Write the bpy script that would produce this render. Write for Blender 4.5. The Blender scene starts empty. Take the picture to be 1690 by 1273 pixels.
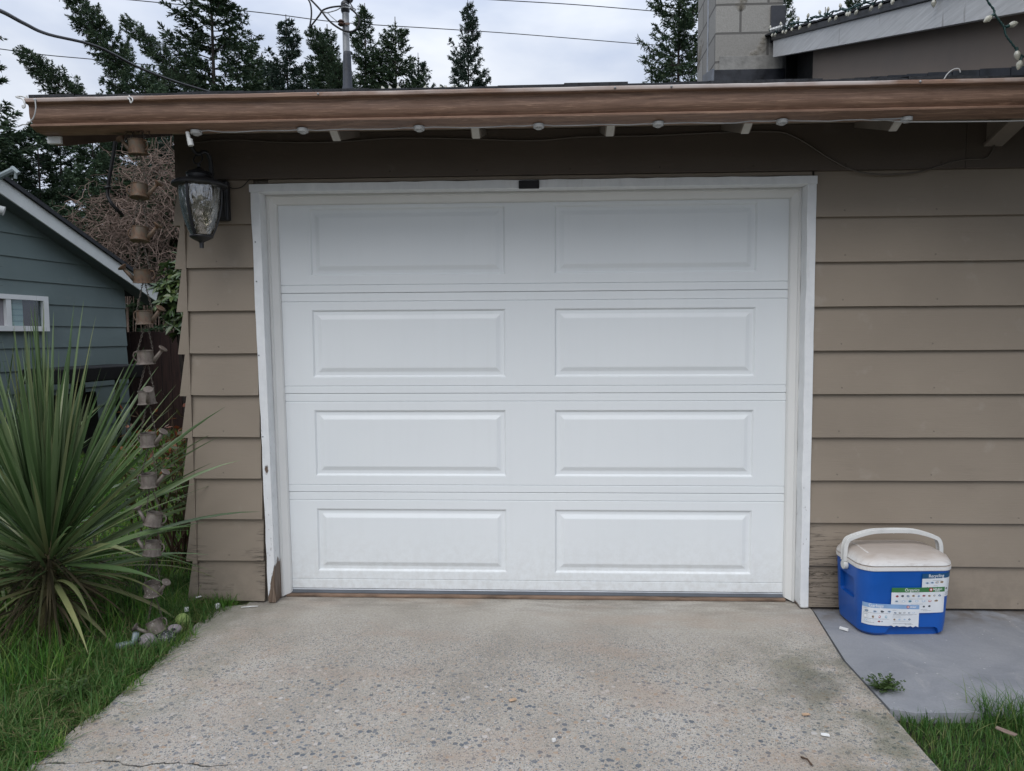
import bpy, bmesh, math, random
import numpy as np
from mathutils import Vector, Matrix, Euler, Quaternion
random.seed(7); RNG = np.random.default_rng(7)
C = bpy.context.scene.collection
SC = bpy.context.scene
R = math.radians
# ------------------------------------------------------------------ camera, sky, sun, exposure
FPX, PU, PV = 1174.0, 845.0, 636.5
PITCH, YAW, ROLL = -0.07056, -0.04362, -0.00551
CAM = Vector((0.0554, -3.366, 1.2666))
fw = Vector((math.sin(YAW)*math.cos(PITCH), math.cos(YAW)*math.cos(PITCH), math.sin(PITCH)))
rt = Vector((math.cos(YAW), -math.sin(YAW), 0)); up = rt.cross(fw)
cr, sr = math.cos(ROLL), math.sin(ROLL)
rt, up = cr*rt + sr*up, -sr*rt + cr*up
cam = bpy.data.cameras.new('camera'); cam_o = bpy.data.objects.new('camera', cam); C.objects.link(cam_o)
cam_o.matrix_world = Matrix(((rt.x, up.x, -fw.x, CAM.x), (rt.y, up.y, -fw.y, CAM.y), (rt.z, up.z, -fw.z, CAM.z), (0, 0, 0, 1)))
cam.sensor_fit = 'HORIZONTAL'; cam.sensor_width = 36; cam.lens = FPX/1690*36
cam.clip_start = 0.05; cam.clip_end = 2000
SC.camera = cam_o
SC.render.resolution_x, SC.render.resolution_y = 1024, 771
SC.view_settings.view_transform = 'Standard'; SC.view_settings.look = 'None'
SC.view_settings.exposure = 0.45; SC.view_settings.gamma = 1
SUN_EL, SUN_AZ = R(48), R(200)      # a soft bright patch of cloud behind the camera
W = bpy.data.worlds.new('World'); SC.world = W; W.use_nodes = True
nt = W.node_tree; nt.nodes.clear()
def wn(t, **kw):
    n = nt.nodes.new(t)
    for k, v in kw.items(): setattr(n, k, v)
    return n
out = wn('ShaderNodeOutputWorld'); bg = wn('ShaderNodeBackground'); bg.inputs['Strength'].default_value = 0.1
sky = wn('ShaderNodeTexSky', sky_type='NISHITA', sun_disc=False, sun_elevation=SUN_EL, sun_rotation=SUN_AZ)
tc = wn('ShaderNodeTexCoord'); mp = wn('ShaderNodeMapping'); mp.inputs['Scale'].default_value = (1, 1, 2.6)
ns = wn('ShaderNodeTexNoise'); ns.inputs['Scale'].default_value = 3.4; ns.inputs['Detail'].default_value = 5; ns.inputs['Roughness'].default_value = .5
cl = wn('ShaderNodeValToRGB')
cl.color_ramp.elements[0].position = .34; cl.color_ramp.elements[0].color = (3.7, 4.3, 5.6, 1)
cl.color_ramp.elements[1].position = .68; cl.color_ramp.elements[1].color = (6.7, 7.0, 7.5, 1)
sp = wn('ShaderNodeSeparateXYZ')
zr = wn('ShaderNodeMapRange'); zr.inputs['From Min'].default_value = .3; zr.inputs['From Max'].default_value = 1.0
zr.inputs['To Min'].default_value = 1.0; zr.inputs['To Max'].default_value = 1.9
ml = wn('ShaderNodeMixRGB', blend_type='MULTIPLY'); ml.inputs[0].default_value = 1
mx = wn('ShaderNodeMixRGB'); mx.inputs[0].default_value = .93
L = nt.links.new
L(tc.outputs['Generated'], mp.inputs[0]); L(mp.outputs[0], ns.inputs['Vector']); L(ns.outputs['Fac'], cl.inputs[0])
L(tc.outputs['Generated'], sp.inputs[0]); L(sp.outputs['Z'], zr.inputs['Value'])
L(cl.outputs[0], ml.inputs[1]); L(zr.outputs[0], ml.inputs[2])
lowf = wn('ShaderNodeMapRange'); lowf.interpolation_type = 'SMOOTHSTEP'  # added dimming of the unseen low sky behind the camera, deepens eave shade
for i_, q_ in zip((1,2,3,4), (.0,.42,.68,1.0)): lowf.inputs[i_].default_value = q_
bk_ = wn('ShaderNodeMapRange'); bk_.interpolation_type = 'SMOOTHSTEP'
for i_, q_ in zip((1,2,3,4), (.35,-.25,0,1)): bk_.inputs[i_].default_value = q_
L(sp.outputs['Z'], lowf.inputs[0]); L(sp.outputs['Y'], bk_.inputs[0])
lw = wn('ShaderNodeMixRGB'); lw.inputs[1].default_value = (1,1,1,1); L(bk_.outputs[0], lw.inputs[0]); L(lowf.outputs[0], lw.inputs[2])
ml2 = wn('ShaderNodeMixRGB', blend_type='MULTIPLY'); ml2.inputs[0].default_value = 1; L(ml.outputs[0], ml2.inputs[1]); L(lw.outputs[0], ml2.inputs[2])
L(sky.outputs[0], mx.inputs[1]); L(ml2.outputs[0], mx.inputs[2]); L(mx.outputs[0], bg.inputs['Color']); L(bg.outputs[0], out.inputs[0])
sun = bpy.data.lights.new('sun', 'SUN'); sun.energy = 1.15; sun.angle = R(46); sun.color = (1, .97, .93)
sun_o = bpy.data.objects.new('sun', sun); C.objects.link(sun_o)
# sun comes from azimuth SUN_AZ (clockwise from +Y)
sd = Vector((math.sin(SUN_AZ)*math.cos(SUN_EL), math.cos(SUN_AZ)*math.cos(SUN_EL), math.sin(SUN_EL)))
sun_o.rotation_euler = sd.to_track_quat('Z', 'Y').to_euler(); sun_o.location = sd*30

# ------------------------------------------------------------------ helpers
def ray(u, v): return (fw + rt*((u-PU)/FPX) - up*((v-PV)/FPX))
def at(u, v, axis, val):            # pixel of the photograph -> point on an axis plane
    d = ray(u, v); t = (val - CAM[axis])/d[axis]; return CAM + d*t
def atp(u, v, p0, n):               # ... on any plane
    d = ray(u, v); t = (Vector(p0)-CAM).dot(n)/d.dot(n); return CAM + d*t

class MB:
    def __init__(s): s.v = []; s.f = []; s.m = []; s.mi = 0
    def add(s, vs, fs):
        b = len(s.v); s.v += [tuple(x) for x in vs]; s.f += [tuple(i+b for i in f) for f in fs]; s.m += [s.mi]*len(fs); return s
    def box(s, x0, x1, y0, y1, z0, z1):
        return s.add([(x0,y0,z0),(x1,y0,z0),(x1,y1,z0),(x0,y1,z0),(x0,y0,z1),(x1,y0,z1),(x1,y1,z1),(x0,y1,z1)],
                     [(0,3,2,1),(4,5,6,7),(0,1,5,4),(1,2,6,5),(2,3,7,6),(3,0,4,7)])
    def prism(s, poly, axis, a0, a1):   # polygon in the two other axes, extruded along axis
        n = len(poly)
        def mk(a, p): return {0:(a,p[0],p[1]), 1:(p[0],a,p[1]), 2:(p[0],p[1],a)}[axis]
        vs = [mk(a0,p) for p in poly]+[mk(a1,p) for p in poly]
        return s.add(vs, [tuple(range(n))[::-1], tuple(range(n,2*n))]+[(i,(i+1)%n,n+(i+1)%n,n+i) for i in range(n)])
    def tube(s, pts, r, n=6, r2=None, cap=True, flat=None):
        pts = [Vector(p) for p in pts]; k = len(pts); vs = []; prev = None
        for i, p in enumerate(pts):
            d = (pts[min(i+1,k-1)]-pts[max(i-1,0)]).normalized()
            if prev is None:
                a = Vector((0,0,1)) if abs(d.z) < .9 else Vector((1,0,0)); x = d.cross(a).normalized()
            else: x = (prev - d*prev.dot(d)).normalized()
            prev = x; y = d.cross(x)
            rr = r if r2 is None else r+(r2-r)*i/(k-1)
            for j in range(n):
                a = 2*math.pi*j/n; vs.append(p + (x*math.cos(a)+y*math.sin(a))*rr)
        fs = [(i*n+j, i*n+(j+1)%n, (i+1)*n+(j+1)%n, (i+1)*n+j) for i in range(k-1) for j in range(n)]
        if cap: fs += [tuple(range(n))[::-1], tuple((k-1)*n+j for j in range(n))]
        return s.add(vs, fs)
    def lathe(s, prof, c=(0,0,0), n=24, axis=2, cap=True):
        vs = []
        for r, h in prof:
            for j in range(n):
                a = 2*math.pi*j/n; p = (r*math.cos(a), r*math.sin(a), h)
                if axis == 1: p = (p[0], p[2], p[1])
                if axis == 0: p = (p[2], p[0], p[1])
                vs.append((p[0]+c[0], p[1]+c[1], p[2]+c[2]))
        k = len(prof)
        fs = [(i*n+j, i*n+(j+1)%n, (i+1)*n+(j+1)%n, (i+1)*n+j) for i in range(k-1) for j in range(n)]
        if cap: fs += [tuple(range(n))[::-1], tuple((k-1)*n+j for j in range(n))]
        return s.add(vs, fs)
    def ball(s, c, r, n=10, m=7):
        if not hasattr(r, '__len__'): r = (r,r,r)
        vs = [(c[0],c[1],c[2]-r[2])]
        for i in range(1, m):
            t = math.pi*i/m
            for j in range(n):
                a = 2*math.pi*j/n; vs.append((c[0]+r[0]*math.sin(t)*math.cos(a), c[1]+r[1]*math.sin(t)*math.sin(a), c[2]-r[2]*math.cos(t)))
        vs.append((c[0],c[1],c[2]+r[2])); e = len(vs)-1
        fs = [(0, 1+(j+1)%n, 1+j) for j in range(n)]
        fs += [(1+(i-1)*n+j, 1+(i-1)*n+(j+1)%n, 1+i*n+(j+1)%n, 1+i*n+j) for i in range(1,m-1) for j in range(n)]
        fs += [(e, 1+(m-2)*n+j, 1+(m-2)*n+(j+1)%n) for j in range(n)]
        return s.add(vs, fs)
    def build(s, name, mat, parent=None, smooth=False, bevel=0, origin=None, fixn=True, auto=None):
        me = bpy.data.meshes.new(name)
        off = Vector((0,0,0))
        if origin is not None: off = Vector(origin)
        elif parent is not None: off = wloc(parent)
        me.from_pydata([(x-off.x, y-off.y, z-off.z) for x, y, z in s.v], [], s.f)
        mats = mat if isinstance(mat, (list, tuple)) else [mat]
        for m_ in mats: me.materials.append(m_)
        if len(mats) > 1: me.polygons.foreach_set('material_index', s.m)
        if fixn:
            bm = bmesh.new(); bm.from_mesh(me); bmesh.ops.recalc_face_normals(bm, faces=bm.faces); bm.to_mesh(me); bm.free()
        if smooth: me.polygons.foreach_set('use_smooth', [True]*len(me.polygons))
        if auto: me.set_sharp_from_angle(angle=R(auto))
        me.update()
        o = bpy.data.objects.new(name, me); C.objects.link(o)
        if origin is not None: o.location = off - (wloc(parent) if parent else Vector((0,0,0)))
        if parent is not None: o.parent = parent
        if bevel:
            b = o.modifiers.new('bevel', 'BEVEL'); b.width = bevel; b.segments = 2; b.limit_method = 'ANGLE'; b.angle_limit = R(40)
        return o
def wloc(o):
    l = Vector((0,0,0))
    while o is not None: l = l + o.location; o = o.parent
    return l
def tag(o, label=None, cat=None, group=None, kind=None):
    if label: o['label'] = label
    if cat: o['category'] = cat
    if group: o['group'] = group
    if kind: o['kind'] = kind
    return o
def thing(name, label, cat, loc=(0,0,0), group=None):
    o = bpy.data.objects.new(name, None); C.objects.link(o); o.location = loc; o.empty_display_size = .1
    return tag(o, label, cat, group)
def npmesh(name, verts, faces, mat, parent=None, loc=None, smooth=False):   # numpy verts (N,3), faces (M,k)
    verts = np.asarray(verts, np.float32); faces = np.asarray(faces, np.int32)
    me = bpy.data.meshes.new(name); k = faces.shape[1]
    me.vertices.add(len(verts)); me.vertices.foreach_set('co', verts.ravel())
    me.loops.add(faces.size); me.loops.foreach_set('vertex_index', faces.ravel())
    me.polygons.add(len(faces)); me.polygons.foreach_set('loop_start', np.arange(0, faces.size, k, dtype=np.int32))
    try: me.polygons.foreach_set('loop_total', np.full(len(faces), k, np.int32))
    except Exception: pass
    me.update(calc_edges=True); me.validate()
    if smooth: me.polygons.foreach_set('use_smooth', [True]*len(me.polygons))
    me.materials.append(mat)
    o = bpy.data.objects.new(name, me); C.objects.link(o)
    if parent is not None: o.parent = parent
    if loc is not None: o.location = loc
    return o
def bez(pts, n=8):                   # smooth curve through points (Catmull-Rom)
    P = [Vector(p) for p in pts]; P = [P[0]*2-P[1]]+P+[P[-1]*2-P[-2]]; o = []
    for i in range(1, len(P)-2):
        a, b, c, d = P[i-1:i+3]
        for j in range(n):
            t = j/n; o.append(.5*((2*b)+(c-a)*t+(2*a-5*b+4*c-d)*t*t+(3*b-a-3*c+d)*t**3))
    return o+[P[-2]]

# ------------------------------------------------------------------ materials
class NT:
    def __init__(s, name):
        s.m = bpy.data.materials.new(name); s.m.use_nodes = True; s.t = s.m.node_tree
        s.b = s.t.nodes['Principled BSDF']; s.o = s.t.nodes['Material Output']
    def n(s, t, **kw):
        x = s.t.nodes.new(t)
        for k, v in kw.items(): setattr(x, k, v)
        return x
    def l(s, a, b): s.t.links.new(a, b)
    def val(s, sock, v):
        if hasattr(v, 'links') or isinstance(v, bpy.types.NodeSocket): s.l(v, sock)
        else: sock.default_value = v
    def co(s, scale=(1,1,1), rot=(0,0,0), kind='Object', loc=(0,0,0)):
        c = s.n('ShaderNodeTexCoord'); m = s.n('ShaderNodeMapping'); m.inputs['Scale'].default_value = scale; m.inputs['Rotation'].default_value = rot; m.inputs['Location'].default_value = loc
        s.l(c.outputs[kind], m.inputs[0]); return m.outputs[0]
    def noise(s, vec, scale, detail=4, rough=.55, dist=0):
        x = s.n('ShaderNodeTexNoise'); s.l(vec, x.inputs['Vector']); x.inputs['Scale'].default_value = scale
        x.inputs['Detail'].default_value = detail; x.inputs['Roughness'].default_value = rough; x.inputs['Distortion'].default_value = dist
        return x.outputs['Fac']
    def ramp(s, f, stops):
        r = s.n('ShaderNodeValToRGB'); e = r.color_ramp.elements
        while len(e) < len(stops): e.new(.5)
        for i, (p, c) in enumerate(stops):
            e[i].position = p; e[i].color = (c, c, c, 1) if not hasattr(c, '__len__') else tuple(c)+(1,)
        s.l(f, r.inputs[0]); return r.outputs[0]
    def mix(s, f, a, b, mode='MIX'):
        x = s.n('ShaderNodeMixRGB', blend_type=mode)
        for sock, v in zip(x.inputs, (f, a, b)):
            if isinstance(v, bpy.types.NodeSocket): s.l(v, sock)
            elif hasattr(v, '__len__'): sock.default_value = tuple(v)+(1,) if len(v) == 3 else v
            else: sock.default_value = v if sock.type == 'VALUE' else (v, v, v, 1)
        return x.outputs[0]
    def math(s, op, a, b=0, clamp=False):
        x = s.n('ShaderNodeMath', operation=op); x.use_clamp = clamp
        for sock, v in zip(x.inputs, (a, b)):
            if isinstance(v, bpy.types.NodeSocket): s.l(v, sock)
            else: sock.default_value = v
        return x.outputs[0]
    def sep(s, vec):
        x = s.n('ShaderNodeSeparateXYZ'); s.l(vec, x.inputs[0]); return x.outputs
    def rng(s, v, a, b, c=0, d=1):
        x = s.n('ShaderNodeMapRange'); x.clamp = True; s.l(v, x.inputs[0])
        for i, q in zip((1,2,3,4), (a,b,c,d)): x.inputs[i].default_value = q
        return x.outputs[0]
    def bump(s, h, strength=.3, dist=.01, prev=None):
        x = s.n('ShaderNodeBump'); x.inputs['Strength'].default_value = strength; x.inputs['Distance'].default_value = dist
        s.l(h, x.inputs['Height'])
        if prev is not None: s.l(prev, x.inputs['Normal'])
        return x.outputs[0]
    def fin(s, col, rough=.6, normal=None, metal=0, spec=.5):
        s.val(s.b.inputs['Base Color'], col if isinstance(col, bpy.types.NodeSocket) else tuple(col)+(1,))
        s.val(s.b.inputs['Roughness'], rough); s.b.inputs['Metallic'].default_value = metal
        s.b.inputs['Specular IOR Level'].default_value = spec
        if normal is not None: s.l(normal, s.b.inputs['Normal'])
        return s.m
def M(name, col, rough=.6, var=.12, scale=6, bs=.15, bscale=60, stretch=(1,1,1), metal=0, spec=.4, bd=.004):
    t = NT(name); v = t.co(stretch); n = t.noise(v, scale, 6, .6)
    a = tuple(max(0, c*(1-var*1.6)) for c in col); b = tuple(c*(1+var*1.2) for c in col)
    c = t.ramp(n, [(.28, a), (.5, col), (.74, b)])
    nb = t.noise(v, bscale, 5, .6)
    rr = t.rng(n, .3, .7, rough*.85, min(1, rough*1.15))
    return t.fin(c, rr, t.bump(nb, bs, bd), metal, spec)
def leafmat(name, cols, rough=.45, trans=.25, spec=.4):
    t = NT(name); g = t.n('ShaderNodeNewGeometry'); v = t.co(); n = t.noise(v, 2.2, 3)
    f = t.math('ADD', t.math('MULTIPLY', g.outputs['Random Per Island'], .6), t.math('MULTIPLY', n, .5), True)
    k = len(cols); c = t.ramp(f, [(.1+.8*i/(k-1), q) for i, q in enumerate(cols)])
    t.fin(c, rough, None, 0, spec)
    if trans:
        tr = t.n('ShaderNodeBsdfTranslucent'); t.l(c, tr.inputs[0]); mxs = t.n('ShaderNodeMixShader'); mxs.inputs[0].default_value = trans
        t.l(t.b.outputs[0], mxs.inputs[1]); t.l(tr.outputs[0], mxs.inputs[2]); t.l(mxs.outputs[0], t.o.inputs[0])
    return t.m
def siding_mat(name, col, weather=1.0, zc=.5):
    t = NT(name); v = t.co(); s_ = t.co((1.2, 1.2, 26)); n = t.noise(v, 1.7, 5); g = t.noise(s_, 2.0, 5, .6, .8); gr = t.noise(t.co((3, 3, 60)), 5, 6, .65)
    c = t.ramp(n, [(.3, tuple(x*.9 for x in col)), (.7, tuple(x*1.06 for x in col))])
    z = t.sep(v)[2]
    zz = t.rng(z, .1, zc*1.4, 1, 0)
    thin = t.math('ABSOLUTE', t.math('SUBTRACT', g, .5)); crack = t.rng(thin, .004, .016, 1, 0)
    pn = t.noise(v, 2.3, 4); pm = t.math('MULTIPLY', t.rng(pn, .54, .60), t.math('ADD', t.math('MULTIPLY', zz, 1.25*weather), .05))
    cm = t.math('MULTIPLY', crack, pm, True)
    c = t.mix(cm, c, tuple(x*.28 for x in col))
    rub = t.math('MULTIPLY', t.rng(t.noise(v, 9, 5), .62, .72), .18*weather)
    c = t.mix(rub, c, (.42, .38, .33))
    spk = t.math('MULTIPLY', t.rng(t.noise(t.co(), 130, 2), .72, .78), .25); c = t.mix(spk, c, tuple(x*1.5 for x in col))
    x = t.sep(v)[0]; row = t.math('DIVIDE', t.math('SUBTRACT', z, .008), .1975); fz = t.math('MULTIPLY', t.math('SUBTRACT', t.math('FRACT', row), .13), .1975)
    fx = t.math('MULTIPLY', t.math('SUBTRACT', t.math('FRACT', t.math('DIVIDE', t.math('ADD', x, t.math('MULTIPLY', t.noise(v, 3, 1), .05)), .406)), .5), .406)
    nail = t.rng(t.math('SQRT', t.math('ADD', t.math('MULTIPLY', fx, fx), t.math('MULTIPLY', fz, fz))), .0025, .0048, 1, 0); c = t.mix(t.math('MULTIPLY', nail, .55), c, tuple(q*.45 for q in col))
    dirt = t.math('MULTIPLY', t.rng(z, .30, .0), t.math('MULTIPLY', t.rng(t.noise(v, 14, 5, .65), .38, .62), .30)); c = t.mix(dirt, c, (.10, .085, .068))
    b = t.bump(gr, .22, .004); b = t.bump(t.math('SUBTRACT', 1, cm), .5, .004, b); b = t.bump(t.math('SUBTRACT', 1, nail), .4, .003, b)
    return t.fin(c, .62, b, 0, .35)
TAUPE = (.266, .221, .172)
m_siding = siding_mat('taupe_paint', TAUPE)
m_sidegreen = siding_mat('green_paint', (.155, .20, .195), .5, .9)
m_white = M('white_trim_paint', (.76, .77, .76), .45, .05, 3, .12, 90)
m_vinyl = M('white_vinyl', (.72, .72, .70), .4, .03, 3, .04, 60)
m_dark = M('black_plastic', (.008, .008, .009), .6, .2, 20, .05)
m_blackmetal = M('black_metal', (.016, .0165, .019), .42, .25, 30, .1, 140, spec=.5)
m_seal = M('rubber_seal', (.10, .11, .125), .5, .15, 5, .05)
m_alu = M('aluminium', (.45, .47, .5), .4, .1, 10, .05, metal=.6)
m_puck = M('greyed_white_plastic', (.42, .42, .41), .5, .08, 20, .03)
m_whiteplastic = M('white_plastic', (.62, .62, .6), .5, .08, 20, .03)
t = NT('grey_board_paint'); vr_ = t.co((1, 1.2, 24), (R(-17.8), 0, 0)); n = t.noise(vr_, 3.5, 6, .65); n2 = t.noise(t.co(), 2.2, 5)
c = t.mix(t.rng(n, .35, .65), (.50, .50, .49), (.62, .62, .61)); c = t.mix(t.math('MULTIPLY', t.rng(n2, .5, .7), .3), c, (.40, .39, .37)); c = t.mix(t.math('MULTIPLY', t.rng(t.noise(t.co((1, 14, 1)), 2.2, 3), .68, .72), .55), c, (.20, .18, .16))
m_greyboard = t.fin(c, .7, t.bump(n, .3, .004), 0, .3)
m_rafter = M('pale_rafter_end', (.50, .48, .44), .7, .12, 6, .25, 40, (6, 1, 6))
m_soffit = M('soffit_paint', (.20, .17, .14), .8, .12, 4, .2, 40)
m_shingle = M('asphalt_shingle', (.030, .032, .036), .9, .5, 60, .6, 260)
m_flash = M('lead_flashing', (.14, .15, .17), .42, .35, 8, .25, 14, metal=.5)
m_darkflash = M('black_tar_flashing', (.022, .024, .03), .35, .5, 9, .3, 22)
m_wire = M('black_cable', (.012, .012, .013), .5, .1, 8, .02)
m_browncable = M('brown_cable', (.10, .085, .07), .6, .1, 8, .02)
m_whitecable = M('white_cable', (.40, .40, .39), .5, .05, 8, .02)
m_greenwire = M('green_wire', (.012, .045, .042), .5, .15, 30, .05)
m_steel = M('galvanised_pipe', (.30, .31, .32), .5, .25, 14, .1, 50, metal=.35)
m_fence = M('brown_fence_stain', (.048, .026, .022), .8, .4, 5, .4, 40, (8, 8, .6))
m_bark = M('bark', (.040, .032, .027), .9, .4, 6, .8, 20, (6, 6, 1))
m_soil = M('soil', (.028, .030, .016), .95, .4, 5, .8, 40)
m_ball = M('felt_yellow', (.30, .40, .13), .9, .12, 30, .6, 240)
m_chip = M('paint_chip', (.72, .72, .70), .6, .05, 40, .1)
m_dryleaf = M('dry_leaf', (.50, .34, .22), .8, .2, 40, .2)
m_twig = M('twig', (.09, .055, .035), .9, .3, 30, .4)
m_bulb = NT('frosted_bulb'); m_bulb.b.inputs['Transmission Weight'].default_value = .35; m_bulb = m_bulb.fin((.60, .585, .49), .22, None, 0, .6)
m_plasticblue = None

# gutter: painted faux-wood-grain metal, worn to primer along the lip
t = NT('gutter_woodgrain'); v = t.co((.55, 3, 13)); w1 = t.noise(v, 3.2, 9, .68, 1.4); w2 = t.noise(t.co((2.6, 16, 62), (0, .015, 0)), 2.2, 8, .74, 1.3)
c = t.ramp(w1, [(.25, (.125, .072, .049)), (.44, (.19, .112, .076)), (.58, (.235, .142, .098)), (.78, (.32, .205, .148))])
c = t.mix(t.math('MULTIPLY', t.rng(w2, .52, .66), .60), c, (.45, .295, .205)); c = t.mix(t.math('MULTIPLY', t.rng(w2, .47, .34), .55), c, (.075, .045, .033))
z = t.sep(t.co())[2]
wear = t.math('MULTIPLY', t.rng(z, 2.176, 2.186), t.rng(t.noise(t.co((.8, 1, 1)), 2.2, 6), .42, .56))
c = t.mix(t.math('MULTIPLY', wear, .85), c, (.52, .47, .44))
m_gutter = t.fin(c, t.rng(w1, .3, .7, .42, .6), t.bump(w2, .25, .002), 0, .4)

# door steel: embossed, slightly dirty
t = NT('door_white_steel'); v = t.co(); e = t.noise(t.co((14, 14, 120)), 4, 5, .6, .6); d = t.noise(v, 1.1, 4)
c = t.ramp(d, [(.3, (.735, .765, .775)), (.7, (.775, .80, .805))])
spl = t.math('MULTIPLY', t.math('MULTIPLY', t.rng(t.sep(v)[2], .34, .02), t.rng(t.noise(v, 26, 5, .7), .40, .62)), .26); c = t.mix(spl, c, (.42, .39, .34))
rn = t.math('MULTIPLY', t.rng(t.noise(t.co((9, 9, .5)), 3, 5, .6), .52, .72), .04); c = t.mix(rn, c, (.50, .50, .47))
dd = t.rng(t.noise(v, 160, 2), .76, .80); c = t.mix(t.math('MULTIPLY', dd, .10), c, (.35, .34, .32))
m_door = t.fin(c, t.rng(t.noise(v, 3, 5), .35, .65, .34, .5), t.bump(e, .16, .003), 0, .4)
# peeling trim
def peel_mat(name, left):
    t = NT(name); v = t.co(); x, y, z = t.sep(v)
    n = t.noise(v, 14, 6, .65); big = t.noise(t.co((1, 1, .5)), 9, 5, .6)
    wood = t.ramp(t.noise(t.co((18, 18, 1.4)), 4, 6, .6, .8), [(.3, (.055, .038, .028)), (.55, (.16, .115, .085)), (.75, (.30, .24, .19))])
    lim = t.math('ADD', t.math('MULTIPLY', big, .26), -.055) if left else t.math('ADD', t.math('MULTIPLY', big, .05), -.012)
    base = t.rng(t.math('SUBTRACT', z, lim), -.004, .004, 1, 0)
    if left:
        xs = t.math('ADD', t.math('MULTIPLY', t.math('ADD', x, 1.246), 4.2), .0)
        base = t.rng(t.math('SUBTRACT', t.math('SUBTRACT', z, lim), xs), -.004, .004, 1, 0)
        px = t.math('SUBTRACT', x, -1.2425); pz = t.math('MULTIPLY', t.math('SUBTRACT', z, .645), .42)
        dist = t.math('SQRT', t.math('ADD', t.math('MULTIPLY', px, px), t.math('MULTIPLY', pz, pz)))
        spot = t.rng(t.math('ADD', dist, t.math('MULTIPLY', t.noise(v, 45, 5), .03)), .020, .025, 1, 0)
        base = t.math('MAXIMUM', base, spot)
    zlow = t.rng(z, .1, .9, 1, 0)
    chips = t.math('MULTIPLY', t.rng(t.noise(t.co((2, 2, .7)), 55, 4), .685, .70), t.rng(z, .2, 1.0, .8, .08))
    base = t.math('MAXIMUM', base, t.math('MULTIPLY', chips, .8))
    wh = t.mix(t.rng(n, .35, .7), (.70, .715, .72), (.79, .80, .80))
    wh = t.mix(t.math('MULTIPLY', t.rng(t.noise(t.co((9, 9, 1)), 5, 5), .58, .72), .16), wh, (.42, .39, .35))
    c = t.mix(base, wh, wood)
    b = t.bump(t.math('SUBTRACT', 1, base), .8, .004); b = t.bump(n, .2, .004, b)
    return t.fin(c, .5, b, 0, .35)
m_trimL = peel_mat('peeling_white_paint', True); m_trimR = peel_mat('worn_white_paint', False)

# driveway: exposed aggregate, smoother near the door, moss on the right
t = NT('exposed_aggregate'); v = t.co(); x, y, z = t.sep(v)
wob = t.noise(v, 1.6, 4); fine = t.noise(v, 90, 5, .7); big = t.noise(v, 2.4, 6, .6)
base = t.ramp(big, [(.28, (.33, .303, .26)), (.5, (.415, .385, .338)), (.72, (.47, .444, .402))])
lf = t.noise(t.co((.9, .5, 1), loc=(1, 4, 0)), 1.3, 5, .6)
base = t.mix(t.rng(lf, .35, .68), t.mix(1, base, (.84, .83, .82), 'MULTIPLY'), t.mix(1, base, (1.06, 1.055, 1.04), 'MULTIPLY'))
base = t.mix(t.rng(fine, .3, .7), t.mix(1, base, .78, 'MULTIPLY'), t.mix(1, base, 1.16, 'MULTIPLY'))
expo = t.rng(t.math('ADD', y, t.math('MULTIPLY', wob, .55)), .06, -.28)       # 1 far from the door
def stones(scale, thr, seed):
    vv = t.n('ShaderNodeTexVoronoi'); t.l(t.co((1, 1, 1), (0, 0, seed), loc=(seed, seed*2, 0)), vv.inputs['Vector']); vv.inputs['Scale'].default_value = scale; vv.inputs['Randomness'].default_value = 1
    sx = t.n('ShaderNodeSeparateColor'); t.l(vv.outputs['Color'], sx.inputs[0])
    wig = t.math('ADD', vv.outputs['Distance'], t.math('MULTIPLY', t.math('SUBTRACT', t.noise(v, scale*2.2, 2), .5), .22))
    th = t.rng(sx.outputs[0], 0, 1, thr*.45, thr)
    mask = t.rng(t.math('SUBTRACT', wig, th), -.03, .03, 1, 0)
    pick = t.rng(sx.outputs[1], .20, .22)            # only some cells hold a stone
    col = t.ramp(sx.outputs[2], [(.0, (.085, .10, .12)), (.3, (.16, .18, .205)), (.5, (.25, .255, .26)), (.68, (.17, .165, .155)), (.8, (.36, .26, .18)), (.93, (.42, .35, .29)), (1, (.55, .52, .5))])
    return t.math('MULTIPLY', mask, pick), col
m1, c1 = stones(50, .46, .7); m2, c2 = stones(125, .46, 2.1); m3, c3 = stones(230, .50, 4.4)
soft = t.math('MULTIPLY', t.rng(t.noise(v, 5, 4), .3, .6, .35, 1), expo)
col = t.mix(t.math('MULTIPLY', m3, t.rng(expo, 0, 1, .15, 1.0)), base, c3)
col = t.mix(t.math('MULTIPLY', m2, t.math('MULTIPLY', soft, .9)), col, c2)
f1 = t.rng(t.math('ADD', y, t.math('MULTIPLY', wob, .5)), -.15, -.7)
col = t.mix(t.math('MULTIPLY', m1, t.math('MULTIPLY', f1, t.rng(t.noise(v, 3.3, 4), .3, .55, .4, .88))), col, c1)
# moss on the right side, rust-tan stain on the left, dark streaks near the sill
moss = t.math('MULTIPLY', t.math('MULTIPLY', t.rng(x, .62, 1.08), t.rng(y, -.35, -.62)), t.rng(t.noise(v, 5.5, 6, .65), .40, .62))
col = t.mix(t.math('MULTIPLY', moss, .60), col, t.mix(t.noise(v, 30, 3), (.055, .062, .035), (.13, .135, .075)))
dk = t.math('MULTIPLY', t.math('MULTIPLY', t.rng(x, .85, 1.05), t.rng(y, -.55, -.68)), t.math('MULTIPLY', t.rng(y, -1.02, -.85), t.rng(t.noise(v, 4, 5), .38, .6)))
col = t.mix(t.math('MULTIPLY', dk, .42), col, (.075, .075, .06))
tan_ = t.math('MULTIPLY', t.rng(t.noise(t.co((.8, 1.6, 1), loc=(3, 1, 0)), 2.6, 4), .52, .70), .34)
col = t.mix(tan_, col, (.36, .255, .185))
gedge = t.math('MULTIPLY', t.rng(x, -1.05, -1.44), t.rng(t.noise(v, 7, 5), .45, .62)); col = t.mix(t.math('MULTIPLY', gedge, .4), col, (.12, .125, .065))
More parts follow.
